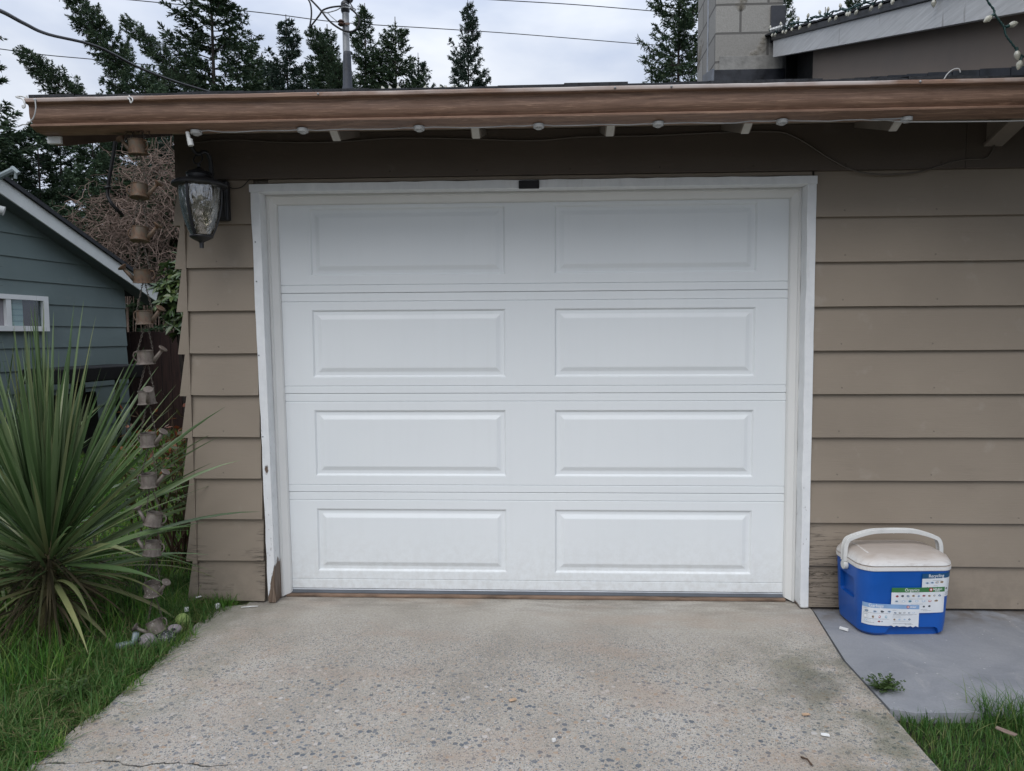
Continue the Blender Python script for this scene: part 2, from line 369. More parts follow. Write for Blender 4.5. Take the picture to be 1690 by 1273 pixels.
sill = t.math('MULTIPLY', t.rng(y, -.26, -.04), t.rng(t.noise(t.co((1.2, 5, 1)), 4, 5), .42, .62)); col = t.mix(t.math('MULTIPLY', sill, .45), col, (.13, .115, .095))
fl = t.rng(t.noise(v, 75, 1), .765, .78); col = t.mix(t.math('MULTIPLY', fl, .6), col, (.62, .60, .56))
cy = t.math('ADD', t.math('SUBTRACT', y, -1.385), t.math('MULTIPLY', t.math('SUBTRACT', t.noise(t.co((1, .1, 1)), 6, 5, .6), .5), .10))
crk = t.math('MULTIPLY', t.rng(t.math('ABSOLUTE', cy), .0008, .0036, 1, 0), t.math('MULTIPLY', t.rng(x, -.84, -.95), t.rng(t.noise(v, 22, 4), .36, .52, .15, .9)))
col = t.mix(crk, col, (.03, .03, .022))
h = t.math('ADD', t.math('MULTIPLY', t.math('MAXIMUM', m1, m2), t.math('MULTIPLY', expo, .6)), t.math('MULTIPLY', fine, .8))
b = t.bump(h, .45, .004); b = t.bump(t.math('SUBTRACT', 1, crk), 1, .01, b)
m_drive = t.fin(col, .85, b, 0, .3)
# smooth grey pad
t = NT('grey_concrete'); v = t.co(); n = t.noise(t.co((1, 1.6, 1), (0, 0, .5)), 2.2, 7, .62, .7); f = t.noise(v, 140, 4, .7)
c = t.ramp(n, [(.28, (.20, .21, .232)), (.5, (.265, .275, .295)), (.72, (.33, .335, .35))])
c = t.mix(t.rng(t.noise(t.co((1.5, .5, 1), (0, 0, .9)), 7, 7, .7, 1), .56, .75), c, t.mix(.5, c, (.42, .41, .40)))
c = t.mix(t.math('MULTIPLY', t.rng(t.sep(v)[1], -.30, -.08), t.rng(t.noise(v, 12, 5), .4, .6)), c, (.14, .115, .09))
c = t.mix(t.math('MULTIPLY', t.rng(t.noise(v, 60, 1), .76, .78), .6), c, (.6, .6, .58)); c = t.mix(t.rng(f, .3, .75, 0, .25), c, (.12, .12, .125))
m_pad = t.fin(c, .8, t.bump(f, .2, .003), 0, .3)
# chimney block
t = NT('concrete_block'); v = t.co(); x, y, z = t.sep(v); cb = t.n('ShaderNodeCombineXYZ')
t.l(t.math('ADD', t.math('SUBTRACT', x, y), -.06), cb.inputs[0]); t.l(t.math('ADD', z, .062), cb.inputs[1])
br = t.n('ShaderNodeTexBrick'); t.l(cb.outputs[0], br.inputs['Vector']); br.inputs['Scale'].default_value = 1; br.inputs['Brick Width'].default_value = .42; br.inputs['Row Height'].default_value = .214
br.inputs['Mortar Size'].default_value = .009; br.inputs['Mortar Smooth'].default_value = .15; br.inputs['Color1'].default_value = (.36, .35, .325, 1); br.inputs['Color2'].default_value = (.27, .26, .24, 1); br.inputs['Mortar'].default_value = (.13, .125, .118, 1)
rf = t.noise(v, 46, 7, .75); pat = t.rng(t.noise(v, 2.1, 4), .58, .64)
c = t.mix(pat, br.outputs[0], t.mix(1, br.outputs[0], (.82, .76, .64), 'MULTIPLY')); c = t.mix(t.rng(t.noise(v, 160, 3), .3, .8, 0, .5), c, (.12, .115, .10))
c = t.mix(t.math('MULTIPLY', pat, t.rng(rf, .45, .6)), c, (.13, .115, .09))
b = t.bump(rf, .25, .006); b = t.bump(t.math('MULTIPLY', pat, rf), .9, .02, b); b = t.bump(t.math('SUBTRACT', 1, br.outputs['Fac']), .7, .006, b)
m_block = t.fin(c, .9, b, 0, .25)
# rust for the watering cans
t = NT('rusty_tin'); v = t.co(); oi = t.n('ShaderNodeObjectInfo')
n = t.noise(v, 38, 6, .65); st = t.noise(t.co((60, 60, 8)), 1.5, 5)
top = t.ramp(n, [(.3, (.040, .028, .021)), (.46, (.115, .066, .037)), (.58, (.085, .068, .050)), (.75, (.15, .088, .046))])
low = t.ramp(n, [(.3, (.085, .07, .06)), (.5, (.15, .125, .108)), (.72, (.20, .18, .155))])
wz = t.sep(t.n('ShaderNodeNewGeometry').outputs['Position'])[2]
c = t.mix(t.rng(wz, 1.15, 1.4), low, top); c = t.mix(t.math('MULTIPLY', t.rng(st, .55, .7), .35), c, (.09, .095, .055))
c = t.mix(t.math('MULTIPLY', t.rng(t.noise(v, 110, 2), .66, .72), t.rng(wz, .6, .2, 0, .8)), c, (.55, .53, .48))
m_rust = t.fin(c, .6, t.bump(n, .2, .002), .25, .4)
m_chain = M('rusty_chain', (.10, .085, .07), .6, .3, 80, .2, metal=.3)
# seeded lantern glass
t = NT('water_glass'); v = t.co((1, 1, .45)); n = t.noise(v, 26, 3, .5, 1.0); nb = t.bump(n, .9, .012)
gl = t.n('ShaderNodeBsdfGlossy'); gl.inputs['Roughness'].default_value = .06; t.l(nb, gl.inputs['Normal'])
rf1 = t.n('ShaderNodeBsdfTransparent'); rf1.inputs['Color'].default_value = (.97, .93, .84, 1); df1 = t.n('ShaderNodeBsdfTranslucent'); df1.inputs['Color'].default_value = (.82, .76, .64, 1); rfx = t.n('ShaderNodeMixShader'); t.l(t.rng(n, .45, .62, .08, .42), rfx.inputs[0]); t.l(rf1.outputs[0], rfx.inputs[1]); t.l(df1.outputs[0], rfx.inputs[2])
fr = t.n('ShaderNodeFresnel'); fr.inputs['IOR'].default_value = 1.5; t.l(nb, fr.inputs['Normal'])
mxs = t.n('ShaderNodeMixShader'); t.l(t.math('ADD', t.math('MULTIPLY', fr.outputs[0], 1.3), .26, True), mxs.inputs[0]); t.l(rfx.outputs[0], mxs.inputs[1]); t.l(gl.outputs[0], mxs.inputs[2]); t.l(mxs.outputs[0], t.o.inputs[0])
m_lglass = t.m
t = NT('window_glass'); tr_ = t.n('ShaderNodeBsdfTransparent'); tr_.inputs[0].default_value = (.86,.9,.9,1); gl = t.n('ShaderNodeBsdfGlossy'); gl.inputs['Roughness'].default_value = .03; 
mxs = t.n('ShaderNodeMixShader'); mxs.inputs[0].default_value = .07; t.l(tr_.outputs[0], mxs.inputs[1]); t.l(gl.outputs[0], mxs.inputs[2]); t.l(mxs.outputs[0], t.o.inputs[0]); m_wglass = t.m
m_needle = leafmat('conifer_needles', [(.024, .046, .029), (.045, .078, .047), (.070, .108, .060), (.105, .140, .070)], .6, .1, .2)
m_needle2 = leafmat('blue_green_needles', [(.018, .034, .027), (.034, .060, .046), (.055, .084, .062), (.080, .112, .078)], .6, .1, .2)
m_needle3 = leafmat('soft_green_needles', [(.032, .058, .037), (.056, .096, .058), (.086, .130, .074), (.12, .165, .09)], .6, .12, .2)
m_grass = leafmat('grass_blades', [(.022, .062, .014), (.042, .112, .023), (.066, .158, .034), (.11, .20, .05), (.22, .22, .09)], .5, .3, .3)
m_lawn = leafmat('lawn_blades', [(.040, .115, .014), (.068, .185, .024), (.10, .25, .036), (.17, .28, .055), (.26, .26, .10)], .5, .35, .3)
m_sword = leafmat('sword_leaves', [(.040, .078, .026), (.070, .126, .044), (.108, .172, .070), (.165, .225, .105), (.26, .27, .12)], .32, .18, .5)
m_swordold = leafmat('old_sword_leaves', [(.14, .115, .055), (.17, .16, .075), (.13, .15, .06), (.22, .16, .11)], .5, .2, .4)
m_deadleaf = leafmat('dead_leaf_skirt', [(.035,.035,.018), (.06,.05,.028), (.10,.08,.045), (.05,.06,.025)], .8, .1, .2)
m_rhodo = leafmat('glossy_broad_leaves', [(.022, .048, .016), (.040, .075, .024), (.065, .105, .033), (.12, .15, .05)], .3, .15, .5)
m_redleaf = leafmat('orange_red_leaves', [(.09, .016, .010), (.20, .052, .018), (.26, .090, .026), (.055, .060, .022), (.16, .03, .018)], .45, .25, .4)
m_greenleaf = leafmat('small_green_leaves', [(.025, .045, .014), (.045, .075, .02), (.075, .10, .03), (.10, .05, .02)], .45, .25, .4)
m_weed = leafmat('weed_leaves', [(.030, .058, .016), (.050, .090, .022), (.080, .125, .035)], .5, .25, .4)
m_bramble = leafmat('bare_vines', [(.10, .070, .055), (.16, .115, .092), (.23, .17, .14)], .8, 0, .2)
m_drygrass = leafmat('dry_grass', [(.14, .10, .055), (.24, .19, .11), (.10, .115, .04), (.05, .08, .02)], .7, .2, .2)

# ------------------------------------------------------------------ the ground
def sheet(name, poly, z, mat, thick=0):
    mb = MB()
    if thick: mb.prism(poly, 2, z-thick, z)
    else: mb.add([(x, y, z) for x, y in poly], [tuple(range(len(poly)))])
    return tag(mb.build(name, mat), kind='structure')
sheet('ground', [(-600,-600),(600,-600),(600,600),(-600,600)], -.04, m_soil)
dp = [(-1.46,-.16)]
yy = -.16
left = []
while yy > -2.6:
    left.append((-1.460+random.uniform(-.010,.010)+.014*math.sin(yy*5.3), yy)); yy -= .07
left += [(-1.40,-2.6),(-1.38,-7)]
poly = [(1.287,.03),(-1.35,.03),(-1.35,-.135)]+left+[(1.2,-7),(1.204,-1.55),(1.205,-1.25),(1.215,-.95),(1.216,-.632),(1.262,-.3),(1.287,-.13)]
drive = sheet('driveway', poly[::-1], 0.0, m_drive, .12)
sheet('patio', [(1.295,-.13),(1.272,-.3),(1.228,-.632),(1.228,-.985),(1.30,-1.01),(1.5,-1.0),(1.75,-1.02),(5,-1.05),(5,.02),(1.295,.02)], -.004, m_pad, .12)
# ------------------------------------------------------------------ our garage
house = thing('garage_house', 'taupe lap-sided garage with a white panelled overhead door and brown gutter', 'house')
LZ = [.01, .205, .405, .600, .797, .994, 1.19, 1.387, 1.585, 1.783, 1.975]
def lap_rows(mb, x0, x1, zs, y=-.094, th=.018, jit=.0):
    for i in range(len(zs)-1):
        z0, z1 = zs[i], zs[i+1]+.012
        segs = max(1, int((x1-x0)/.12)); vs = []; fs = []
        for k in range(segs+1):
            x = x0+(x1-x0)*k/segs; dz = random.uniform(-.0012, .0012)*jit
            vs += [(x, y-th, z0+dz), (x, y+.001, z1), (x, y+.012, z1), (x, y+.004, z0+dz)]
        for k in range(segs):
            b = k*4; fs += [(b,b+4,b+5,b+1),(b+3,b+2,b+6,b+7),(b,b+3,b+7,b+4),(b+1,b+5,b+6,b+2)]
        fs += [(0,1,2,3),(segs*4,segs*4+3,segs*4+2,segs*4+1)]
        mb.add(vs, fs)
mb = MB(); lap_rows(mb, -1.592, -1.272, LZ, jit=1.0); mb.build('siding_wall', m_siding, house)
mb = MB(); lap_rows(mb, 1.262, 5.2, LZ, jit=.6); mb.build('siding_wall', m_siding, house)
# side wall boards whose ends show at the corner
mb = MB()
for i in range(len(LZ)-1):
    z0, z1 = LZ[i]-.004, LZ[i+1]+.010
    mb.prism([(-1.647,z0),(-1.5935,z0),(-1.5935,z1),(-1.612,z1)], 1, -.1128+.0004*(i%2), 4.6)
mb.build('siding_wall', m_siding, house)
mb = MB(); mb.box(-1.59, -1.255, -.078, .02, -.03, 2.3); mb.box(1.255, 5.2, -.078, .02, -.03, 2.3); mb.box(-1.254, 1.254, -.078, .02, 1.93, 2.3)
mb.box(-1.59, -1.235, .021, 4.55, -.02, 2.2); mb.build('sheathing', m_soffit, house)
mb = MB()
mb.box(-1.626, 1.90, -.118, -.085, 1.984, 2.185); mb.box(1.902, 5.2, -.116, -.085, 1.984, 2.185)
mb.build('frieze_board', siding_mat('brown_board_paint', (.098, .078, .062), .25), house, bevel=.002)
mb = MB(); mb.box(-1.63, 5.2, -.132, -.085, 2.1865, 2.21); mb.box(-1.62, 5.2, -.11, -.085, 2.211, 2.34); mb.box(-1.20, 1.25, -.104, -.086, 1.966, 1.983); mb.build('head_moulding', m_siding, house, bevel=.003)
# foundation strip
mb = MB(); mb.box(1.30, 5.2, -.085, .0, -.05, .006); mb.build('foundation', M('dirty_footing', (.06, .05, .042), .95, .4, 12, .6), house)
mb = MB(); mb.box(-1.2, 1.2, -.03, .03, .001, .014); mb.build('sill_plate', M('worn_wood_sill', (.20, .135, .095), .85, .4, 7, .5, 60, (1, 4, 4)), house, bevel=.003)
# casing: slightly crooked boards
def slab(mb, q, y0, y1):            # q: four (x,z) corners
    mb.prism(q, 1, y0, y1)
def wavy_board(x00, x01, x10, x11, z0, z1, y0, y1, mat, name):   # vertical board with uneven edges
    mb = MB(); n = 26; vs = []; fs = []
    for k in range(n+1):
        f = k/n; z = z0+(z1-z0)*f
        a = x00+(x10-x00)*f+random.uniform(-.0022,.0022); b = x01+(x11-x01)*f+random.uniform(-.0008,.0008)
        vs += [(a,y0,z),(b,y0,z),(b,y1,z),(a,y1,z)]
    for k in range(n):
        i = k*4; fs += [(i,i+1,i+5,i+4),(i+1,i+2,i+6,i+5),(i+2,i+3,i+7,i+6),(i+3,i,i+4,i+7)]
    fs += [(3,2,1,0),(n*4,n*4+1,n*4+2,n*4+3)]
    mb.add(vs, fs); return mb.build(name, mat, house, bevel=.0015)
tb = wavy_board(-1.252,-1.216, -1.279,-1.238, .004, 1.9255, -.116, -.02, m_trimL, 'trim_board'); tb['label'] = 'left jamb board with paint peeled off bare rotted wood at its foot'
wavy_board(1.236,1.274, 1.228,1.266, .004, 1.9255, -.114, -.02, m_trimR, 'trim_board')
mb = MB(); n = 40; vs = []; fs = []
for k in range(n+1):
    x = -1.284+(2.552)*k/n
    zt = 1.962+random.uniform(-.0016,.0016); zb = 1.926
    vs += [(x,-.118,zb),(x,-.118,zt),(x,-.02,zt),(x,-.02,zb)]
for k in range(n):
    i = k*4; fs += [(i,i+4,i+5,i+1),(i+1,i+5,i+6,i+2),(i+2,i+6,i+7,i+3),(i+3,i+7,i+4,i)]
fs += [(0,1,2,3),(n*4,n*4+3,n*4+2,n*4+1)]
mb.add(vs, fs); head = mb.build('trim_board', m_trimR, house, bevel=.0015)
for x, z in ((-1.262,1.70),(-1.262,1.52),(-1.262,1.18),(-1.255,.8)):
    mb = MB(); mb.lathe([(.0035,-.1185),(.0035,-.1155)], (x,0,z), 8, axis=1); mb.build('nail_head', m_steel, tb)
# vinyl stop mouldings (profile steps back to the door)
def stop2(p0, p1, sgn):
    mb = MB(); pr = [(0,-.02),(0,-.042),(.010,-.046),(.013,-.036),(.020,-.031),(.037,-.018),(.0415,-.006),(.0415,-.0015),(0,-.0015)]
    k = len(pr); vs = [(p0+sgn*a, b, .006+(.012*(a/.04))) for a, b in pr]+[(p1+sgn*a, b, 1.9245) for a, b in pr]
    mb.add(vs, [tuple(range(k)), tuple(range(k,2*k))]+[(i,(i+1)%k,k+(i+1)%k,k+i) for i in range(k)]); return mb.build('stop_moulding', m_vinyl, house)
stop2(-1.2155, -1.2375, 1); stop2(1.2355, 1.2275, -1)
mb = MB(); pr = [(-.02,1.9255),(-.042,1.9255),(-.046,1.9155),(-.036,1.9125),(-.031,1.9055),(-.018,1.8885),(-.006,1.884),(-.0015,1.884),(-.0015,1.9255)]
mb.prism(pr, 0, -1.236, 1.226); mb.build('stop_moulding', m_vinyl, house)
# garage door: four sections with two raised panels each
mb = MB(); mb.box(-1.235, 1.235, .022, .05, .02, 1.95); gdoor = mb.build('garage_door', m_door, house); gdoor['label'] = 'white embossed sectional overhead door with eight raised panels'
def section(z0, z1, pb, pt, beads):
    mb = MB(); gap = .0008; z0 += gap; z1 -= gap
    xs = [-1.225, -1.049, -.118, .108, 1.047, 1.225]
    zc = [z0, z0+.002]
    for b in sorted(beads):
        if z0 < b < pb: zc += [b-.0032, b, b+.0022]
    zc += [pb, pt]
    for b in sorted(beads):
        if pt < b < z1: zc += [b-.0034, b, b+.0022]
    zc += [z1-.002, z1]
    bset = {round(b, 5) for b in beads}
    def dep(z): return .0044 if round(z, 5) in bset else (.0026 if z in (z0, z1) else 0)
    for i in range(len(zc)-1):
        for j in range(5):
            a, b, c_, d = xs[j], xs[j+1], zc[i], zc[i+1]
            if c_ == pb and j in (1, 3):
                rings = [(0,0),(.004,.0005),(.011,.0085),(.013,.009),(.026,.0085),(.030,.0075),(.046,.0012),(.050,.0006)]
                vs = []; fs = []
                for ins, dp_ in rings: vs += [(a+ins,dp_,c_+ins),(b-ins,dp_,c_+ins),(b-ins,dp_,d-ins),(a+ins,dp_,d-ins)]
                for q in range(len(rings)-1):
                    for w in range(4): fs.append((q*4+w, q*4+(w+1)%4, q*4+4+(w+1)%4, q*4+4+w))
                q = (len(rings)-1)*4; fs.append((q,q+1,q+2,q+3)); mb.add(vs, fs)
            else:
                mb.add([(a,dep(c_),c_),(b,dep(c_),c_),(b,dep(d),d),(a,dep(d),d)], [(0,1,2,3)])
    # edges so that the section has thickness
    mb.add([(-1.225,.003,z1),(1.225,.003,z1),(1.225,.02,z1),(-1.225,.02,z1)], [(0,1,2,3)])
    mb.add([(-1.225,.003,z0),(1.225,.003,z0),(1.225,.02,z0),(-1.225,.02,z0)], [(3,2,1,0)])
    o = mb.build('door_section', m_door, gdoor, fixn=False)
    bm = bmesh.new(); bm.from_mesh(o.data); bmesh.ops.remove_doubles(bm, verts=bm.verts, dist=1e-5)
    bm.to_mesh(o.data); bm.free(); return o
J = [.034, .5126, .9916, 1.471, 1.951]
section(J[0], J[1], .119, .434, [.034+.048, J[1]-.038])
section(J[1], J[2], .590, .914, [J[1]+.036, J[2]-.038])
section(J[2], J[3], 1.067, 1.394, [J[2]+.036, J[3]-.040])
section(J[3], J[4], 1.550, 1.872, [J[3]+.038])
mb = MB(); mb.prism([(.0,.0335),(-.004,.030),(-.002,.026),(.018,.026),(.018,.0335)], 0, -1.215, 1.215); mb.build('seal_retainer', m_alu, gdoor)
mb = MB(); mb.prism([(-.002,.0255),(-.010,.020),(-.011,.0152),(.0,.0150),(.02,.0155),(.02,.0255)], 0, -1.212, 1.212); mb.build('bottom_seal', m_seal, gdoor)
# --- eave: gutter, rafters, roof
XL = -1.950; XR = 2.6
GZ = .0
prof = [(-.600,2.193),(-.622,2.1935),(-.624,2.190),(-.624,2.179),(-.620,2.176),(-.603,2.174),(-.600,2.168),(-.600,2.142),(-.598,2.128),(-.592,2.117),(-.584,2.110),(-.5815,2.106),(-.5935,2.1035),(-.5965,2.1005),(-.5955,2.0945),(-.566,2.0815),(-.505,2.0815),(-.500,2.085),(-.500,2.195),(-.503,2.195),(-.503,2.088),(-.566,2.0855),(-.60,2.180)]
def gutter(x0, x1, parent):
    mb = MB(); n = 60; k = len(prof); vs = []; fs = []
    ol = prof[:19]
    for i in range(n+1):
        x = x0+(x1-x0)*i/n; w = random.uniform(-.0012,.0012)
        vs += [(x, y+(w if z > 2.17 else 0), z+(w if z > 2.17 else w*.3)) for y, z in ol]
    k = len(ol)
    for i in range(n):
        for j in range(k-1): fs.append((i*k+j, i*k+j+1, (i+1)*k+j+1, (i+1)*k+j))
    fs.append(tuple(range(k))); fs.append(tuple(n*k+j for j in range(k))[::-1])
    mb.add(vs, fs)
    o = mb.build('gutter', m_gutter, parent, smooth=True, auto=28)
    return o
gut = gutter(XL, XR, house)
for u in (215, 525, 1015, 1108, 1518): 
    x = at(u, 150, 1, -.624).x; mb = MB(); mb.ball((x,-.6255,2.186), .0045, 8, 5); mb.build('screw', m_steel, gut)
TAN = math.tan(R(17.8))
def roofz(y, base=2.2): return base+TAN*(y+.56)
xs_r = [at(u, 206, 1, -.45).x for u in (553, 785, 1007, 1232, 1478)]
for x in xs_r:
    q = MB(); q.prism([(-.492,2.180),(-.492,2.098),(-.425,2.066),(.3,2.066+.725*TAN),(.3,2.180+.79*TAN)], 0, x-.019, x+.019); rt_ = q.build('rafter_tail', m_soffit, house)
    q = MB(); q.prism([(-.4925,2.0975),(-.4255,2.0655),(-.4267,2.0628),(-.4937,2.0948)], 0, x-.015, x+.015); q.build('pale_end', m_rafter, rt_)  # paler slab over the sloped cut of the darker tail
q = MB(); q.prism([(-.495,2.19),(-.495,2.056),(-.47,2.050),(3.55,2.050+4.02*TAN),(3.55,2.19+4.04*TAN)], 0, -1.935, -1.897); q.build('barge_board', M('brown_fascia', (.12, .085, .066), .7, .15, 6, .25, 50, (4, 1, 4)), house, bevel=.002)
q = MB(); q.box(-1.945, -1.890, -.512, -.4952, 2.050, 2.080); q.build('barge_end_cap', m_white, house, bevel=.003)
# roof deck and shingles
q = MB(); q.prism([(-.55,2.192),(-.55,2.206),(3.6,2.206+4.15*TAN),(3.6,2.192+4.15*TAN)], 0, -1.94, 1.935); q.build('roof_deck', m_soffit, house)
q = MB()
y = -.572; i = 0
while y < 3.6:
    y1 = min(y+.16, 3.62)
    z0 = 2.214+TAN*(y+.572)
    x = -1.965
    while x < 1.94:
        w = random.uniform(.14,.34); xe = min(x+w, 1.94); th = random.choice([.004,.007,.010]); dy = random.uniform(0,.006)
        q.add([(x,y-dy,z0-.004),(xe,y-dy,z0-.004),(xe,y-dy,z0+th),(x,y-dy,z0+th),(xe,y1,z0+TAN*(y1-y)+.003),(x,y1,z0+TAN*(y1-y)+.003)], [(0,1,2,3),(3,2,4,5)])
        x = xe
    y = y1; i += 1
q.prism([(-.572,2.207),(-.572,2.2135),(3.62,2.2135+4.19*TAN),(3.62,2.207+4.19*TAN)], 0, -1.968, 1.94)
q.prism([(3.62,2.2+4.19*TAN),(3.62,2.225+4.19*TAN),(8,2.2),(8,2.17)], 0, -1.968, 1.94)
q.build('roof_shingles', m_shingle, house, fixn=False)
q = MB(); q.box(-1.60, 1.9, 4.4, 7.0, -.03, 2.4); q.build('siding_wall', m_siding, house)
# right-hand upper roof: rake board climbing away from the viewer, wall strip, shingles
def rk(y): return 3.351+(y-2.254)*.322         # lower edge of the rake at x = 1.80
RB = .123
q = MB(); q.prism([(-1.15,rk(-1.15)),(2.26,rk(2.26)),(2.26,rk(2.26)+RB),(-1.15,rk(-1.15)+RB)], 0, 1.80, 1.838); q.build('rake_board', m_greyboard, house, bevel=.002)
q = MB(); q.prism([(-1.17,rk(-1.17)+RB+.002),(2.27,rk(2.27)+RB+.002),(2.27,rk(2.27)+RB+.042),(-1.17,rk(-1.17)+RB+.042)], 0, 1.788, 1.80+.02)
q.build('drip_edge', m_darkflash, house, bevel=.003)
q = MB()
y = -1.19
while y < 4.2:
    y1 = y+.15; e = random.uniform(0,.012)
    q.prism([(y,rk(y)+RB+.044),(y1+.02,rk(y1+.02)+RB+.044),(y1+.02,rk(y1+.02)+RB+.052),(y,rk(y)+RB+.056)], 0, 1.778-e, 8)
    y = y1
q.build('roof_shingles', m_shingle, house)
q = MB(); q.prism([(-.56,2.15),(1.713,2.15+2.27*TAN),(1.713,rk(1.713)+RB+.02),(-.56,rk(-.56)+RB+.02)], 0, 1.90, 1.93); q.box(1.931, 5.2, -.559, -.53, 2.16, rk(-.56)+RB+.01); q.build('upper_wall', M('taupe_paint_upper', (.225, .18, .145), .65, .10, 3, .1, 60), house)
q = MB(); q.prism([(-1.15,rk(-1.15)+.01),(2.26,rk(2.26)+.01),(2.26,rk(2.26)+.04),(-1.15,rk(-1.15)+.04)], 0, 1.84, 1.90); q.prism([(1.715,rk(1.713)-.6),(3.6,rk(1.713)-.2),(3.6,rk(3.6)+.1),(1.715,rk(1.715)+.1)], 0, 1.99, 2.02); q.box(1.906, 1.99, 2.28, 2.30, 2.6, 3.42); q.build('soffit_infill', m_dark, house)  # soffit, with added black sheets standing in for the shaded gap beyond the wall
q = MB(); q.box(1.839, 5.2, -1.148, -1.11, rk(-1.15)+.03, rk(-1.15)+RB-.002); q.build('fascia_board', m_greyboard, house, bevel=.002)
q = MB(); q.prism([(-1.10,rk(-1.1)+.04),(-.56,rk(-.56)+.04),(-.56,rk(-.56)+.06),(-1.10,rk(-1.1)+.06)], 0, 1.905, 5.2); q.build('soffit_infill', m_soffit, house)
q = MB(); q.box(1.897, 1.935, 1.7135, 1.745, 2.5, 3.0); q.build('corner_board', m_greyboard, house)
# metal step flashing where the lower roof meets the wall strip
q = MB(); y = -.62
while y < 1.6:
    z0 = 2.222+TAN*(y+.572); q.prism([(y,z0-.03),(y+.2,z0-.03+.2*TAN),(y+.2,z0+.034+.2*TAN),(y,z0+.030)], 0, 1.886+random.uniform(0,.004), 1.8985); y += .204
q.build('step_flashing', m_darkflash, house)
# big rafter under the right end of the eave
q = MB(); q.prism([(-.09,2.08),(-.30,2.158),(-.5,2.2),(-.5,2.34),(-.09,2.34)], 0, 1.985, 2.03); q.build('rafter_tail', m_soffit, house, bevel=.003)
q = MB(); q.prism([(-.09,2.066),(-.50,2.205),(-.50,2.222),(-.09,2.082)], 0, 1.975, 2.055); q.build('rafter_trim', m_soffit, house, bevel=.002)
# soffit closing the view above the eave on the far right
q = MB(); q.prism([(-.55,2.205),(-.55,2.215),(.1,2.40),(.1,2.39)], 0, 1.94, 5.2); q.build('soffit', m_soffit, house)
# chimney
CX0, CX1, CY0, CY1 = 1.392, 1.905, 2.36, 3.02
q = MB(); q.box(CX0, CX1, CY0, CY1, 2.4, 5.0)
chim = q.build('chimney', m_block, house, bevel=.012)
q = MB(); q.box(CX0-.012, CX1+.02, CY0-.022, CY1+.02, 2.6, 3.30); q.build('flashing', m_darkflash, chim, bevel=.004)
q = MB(); q.prism([(CY0-.026,2.9),(CY0+.30,2.95),(CY0+.30,3.37),(CY0-.026,3.305)], 0, CX0-.030, CX0-.0122); q.build('flashing', m_flash, chim); q = MB(); q.add([(CX0-.19,CY1-.1,3.1),(CX0-.012,CY1-.1,3.1),(CX0-.012,CY1-.1,3.40),(CX0-.05,CY1-.1,3.33)], [(0,1,2,3)]); q.build('flashing', m_flash, chim)
q = MB(); q.box(CX0+.03, CX1+.0, CY0-.008, CY0-.0005, 3.30, 3.405); q.build('mortar_ledge', M('rough_mortar', (.24, .235, .22), .9, .2, 14, .8, 50), chim, bevel=.003)
q = MB(); q.box(CX0-.006, CX0-.0005, CY0+.235, CY0+.265, 3.2, 4.6); q.build('sealant_line', M('silver_sealant', (.32, .34, .37), .5, .2, 12, .5), chim)
q = MB(); q.box(CX1-.10, CX1+.012, CY0-.02, CY0-.001, 3.5, 3.77); q.build('flashing', m_darkflash, chim, bevel=.003)
q = MB(); q.box(CX1-.05, CX1+.005, CY0-.03, CY0-.001, 3.845, 3.866); q.build('rusty_strap', M('rust', (.22, .09, .05), .8, .3, 30, .3), chim)

# ------------------------------------------------------------------ things fixed to the garage
# wall lantern
LX, LY = -1.425, -.30
lan = thing('wall_lantern', 'black wall lantern with rippled clear glass hanging from a hooked arm', 'wall lamp', (LX, -.12, 1.80))
q = MB(); q.box(-1.445,-1.372, -.142,-.108, 1.795,1.975); q.build('back_plate', m_blackmetal, lan, bevel=.008)
q = MB(); q.box(-1.437,-1.380, -.150,-.143, 1.808,1.962); q.build('back_plate_rim', m_blackmetal, lan, bevel=.004)
arm = bez([(-1.405,-.145,1.885),(-1.403,-.20,1.90),(-1.400,-.235,1.965),(-1.398,-.245,2.03),(-1.402,-.262,2.062),(-1.412,-.285,2.066),(-1.424,-.300,2.052),(-1.434,-.312,2.058),(-1.441,-.325,2.078)], 8)
q = MB(); q.tube(arm, .0105, 10, .0065); q.build('arm', m_blackmetal, lan, smooth=True)
q = MB(); n = 20; ringp = [(LX+.019*math.cos(2*math.pi*i/n)-.003, LY+.010*math.sin(2*math.pi*i/n), 2.040+.022*math.sin(2*math.pi*i/n)-.008) for i in range(n+1)]
q.tube(ringp, .0027, 7); q.build('hanging_ring', m_blackmetal, lan, smooth=True)
q = MB(); q.lathe([(.0005,2.014),(.007,2.012),(.008,2.004),(.006,1.998),(.013,1.992),(.026,1.984),(.046,1.976),(.053,1.971),(.0545,1.967),(.051,1.964),(.051,1.950),(.053,1.947),(.075,1.943),(.098,1.936),(.110,1.928),(.1135,1.922),(.112,1.916),(.104,1.914),(.090,1.916),(.0005,1.918)], (LX,LY,0), 40)
q.build('cap', m_blackmetal, lan, smooth=True, auto=35)
gp = [(.084,1.914),(.0845,1.885),(.083,1.855),(.079,1.825),(.073,1.795),(.065,1.765),(.055,1.735),(.045,1.712),(.041,1.704)]
q = MB(); q.lathe(gp, (LX,LY,0), 48, cap=False); q.build('glass', m_lglass, lan, smooth=True)
for a in (20, 140, 262):
    q = MB(); pts = [(LX+(r+.002)*math.cos(R(a)), LY+(r+.002)*math.sin(R(a)), z) for r, z in gp]
    w = Vector((-math.sin(R(a)), math.cos(R(a)), 0))*.0055; vs = []
    for (r, z), p in zip(gp, pts):
        p = Vector(p); nn = Vector((math.cos(R(a)), math.sin(R(a)), 0))*.005; vs += [p-w, p+w, p+w+nn, p-w+nn]
    fs = [(i*4+j, i*4+(j+1)%4, i*4+4+(j+1)%4, i*4+4+j) for i in range(len(gp)-1) for j in range(4)]
    q.add(vs, fs); q.build('rib', m_blackmetal, lan)
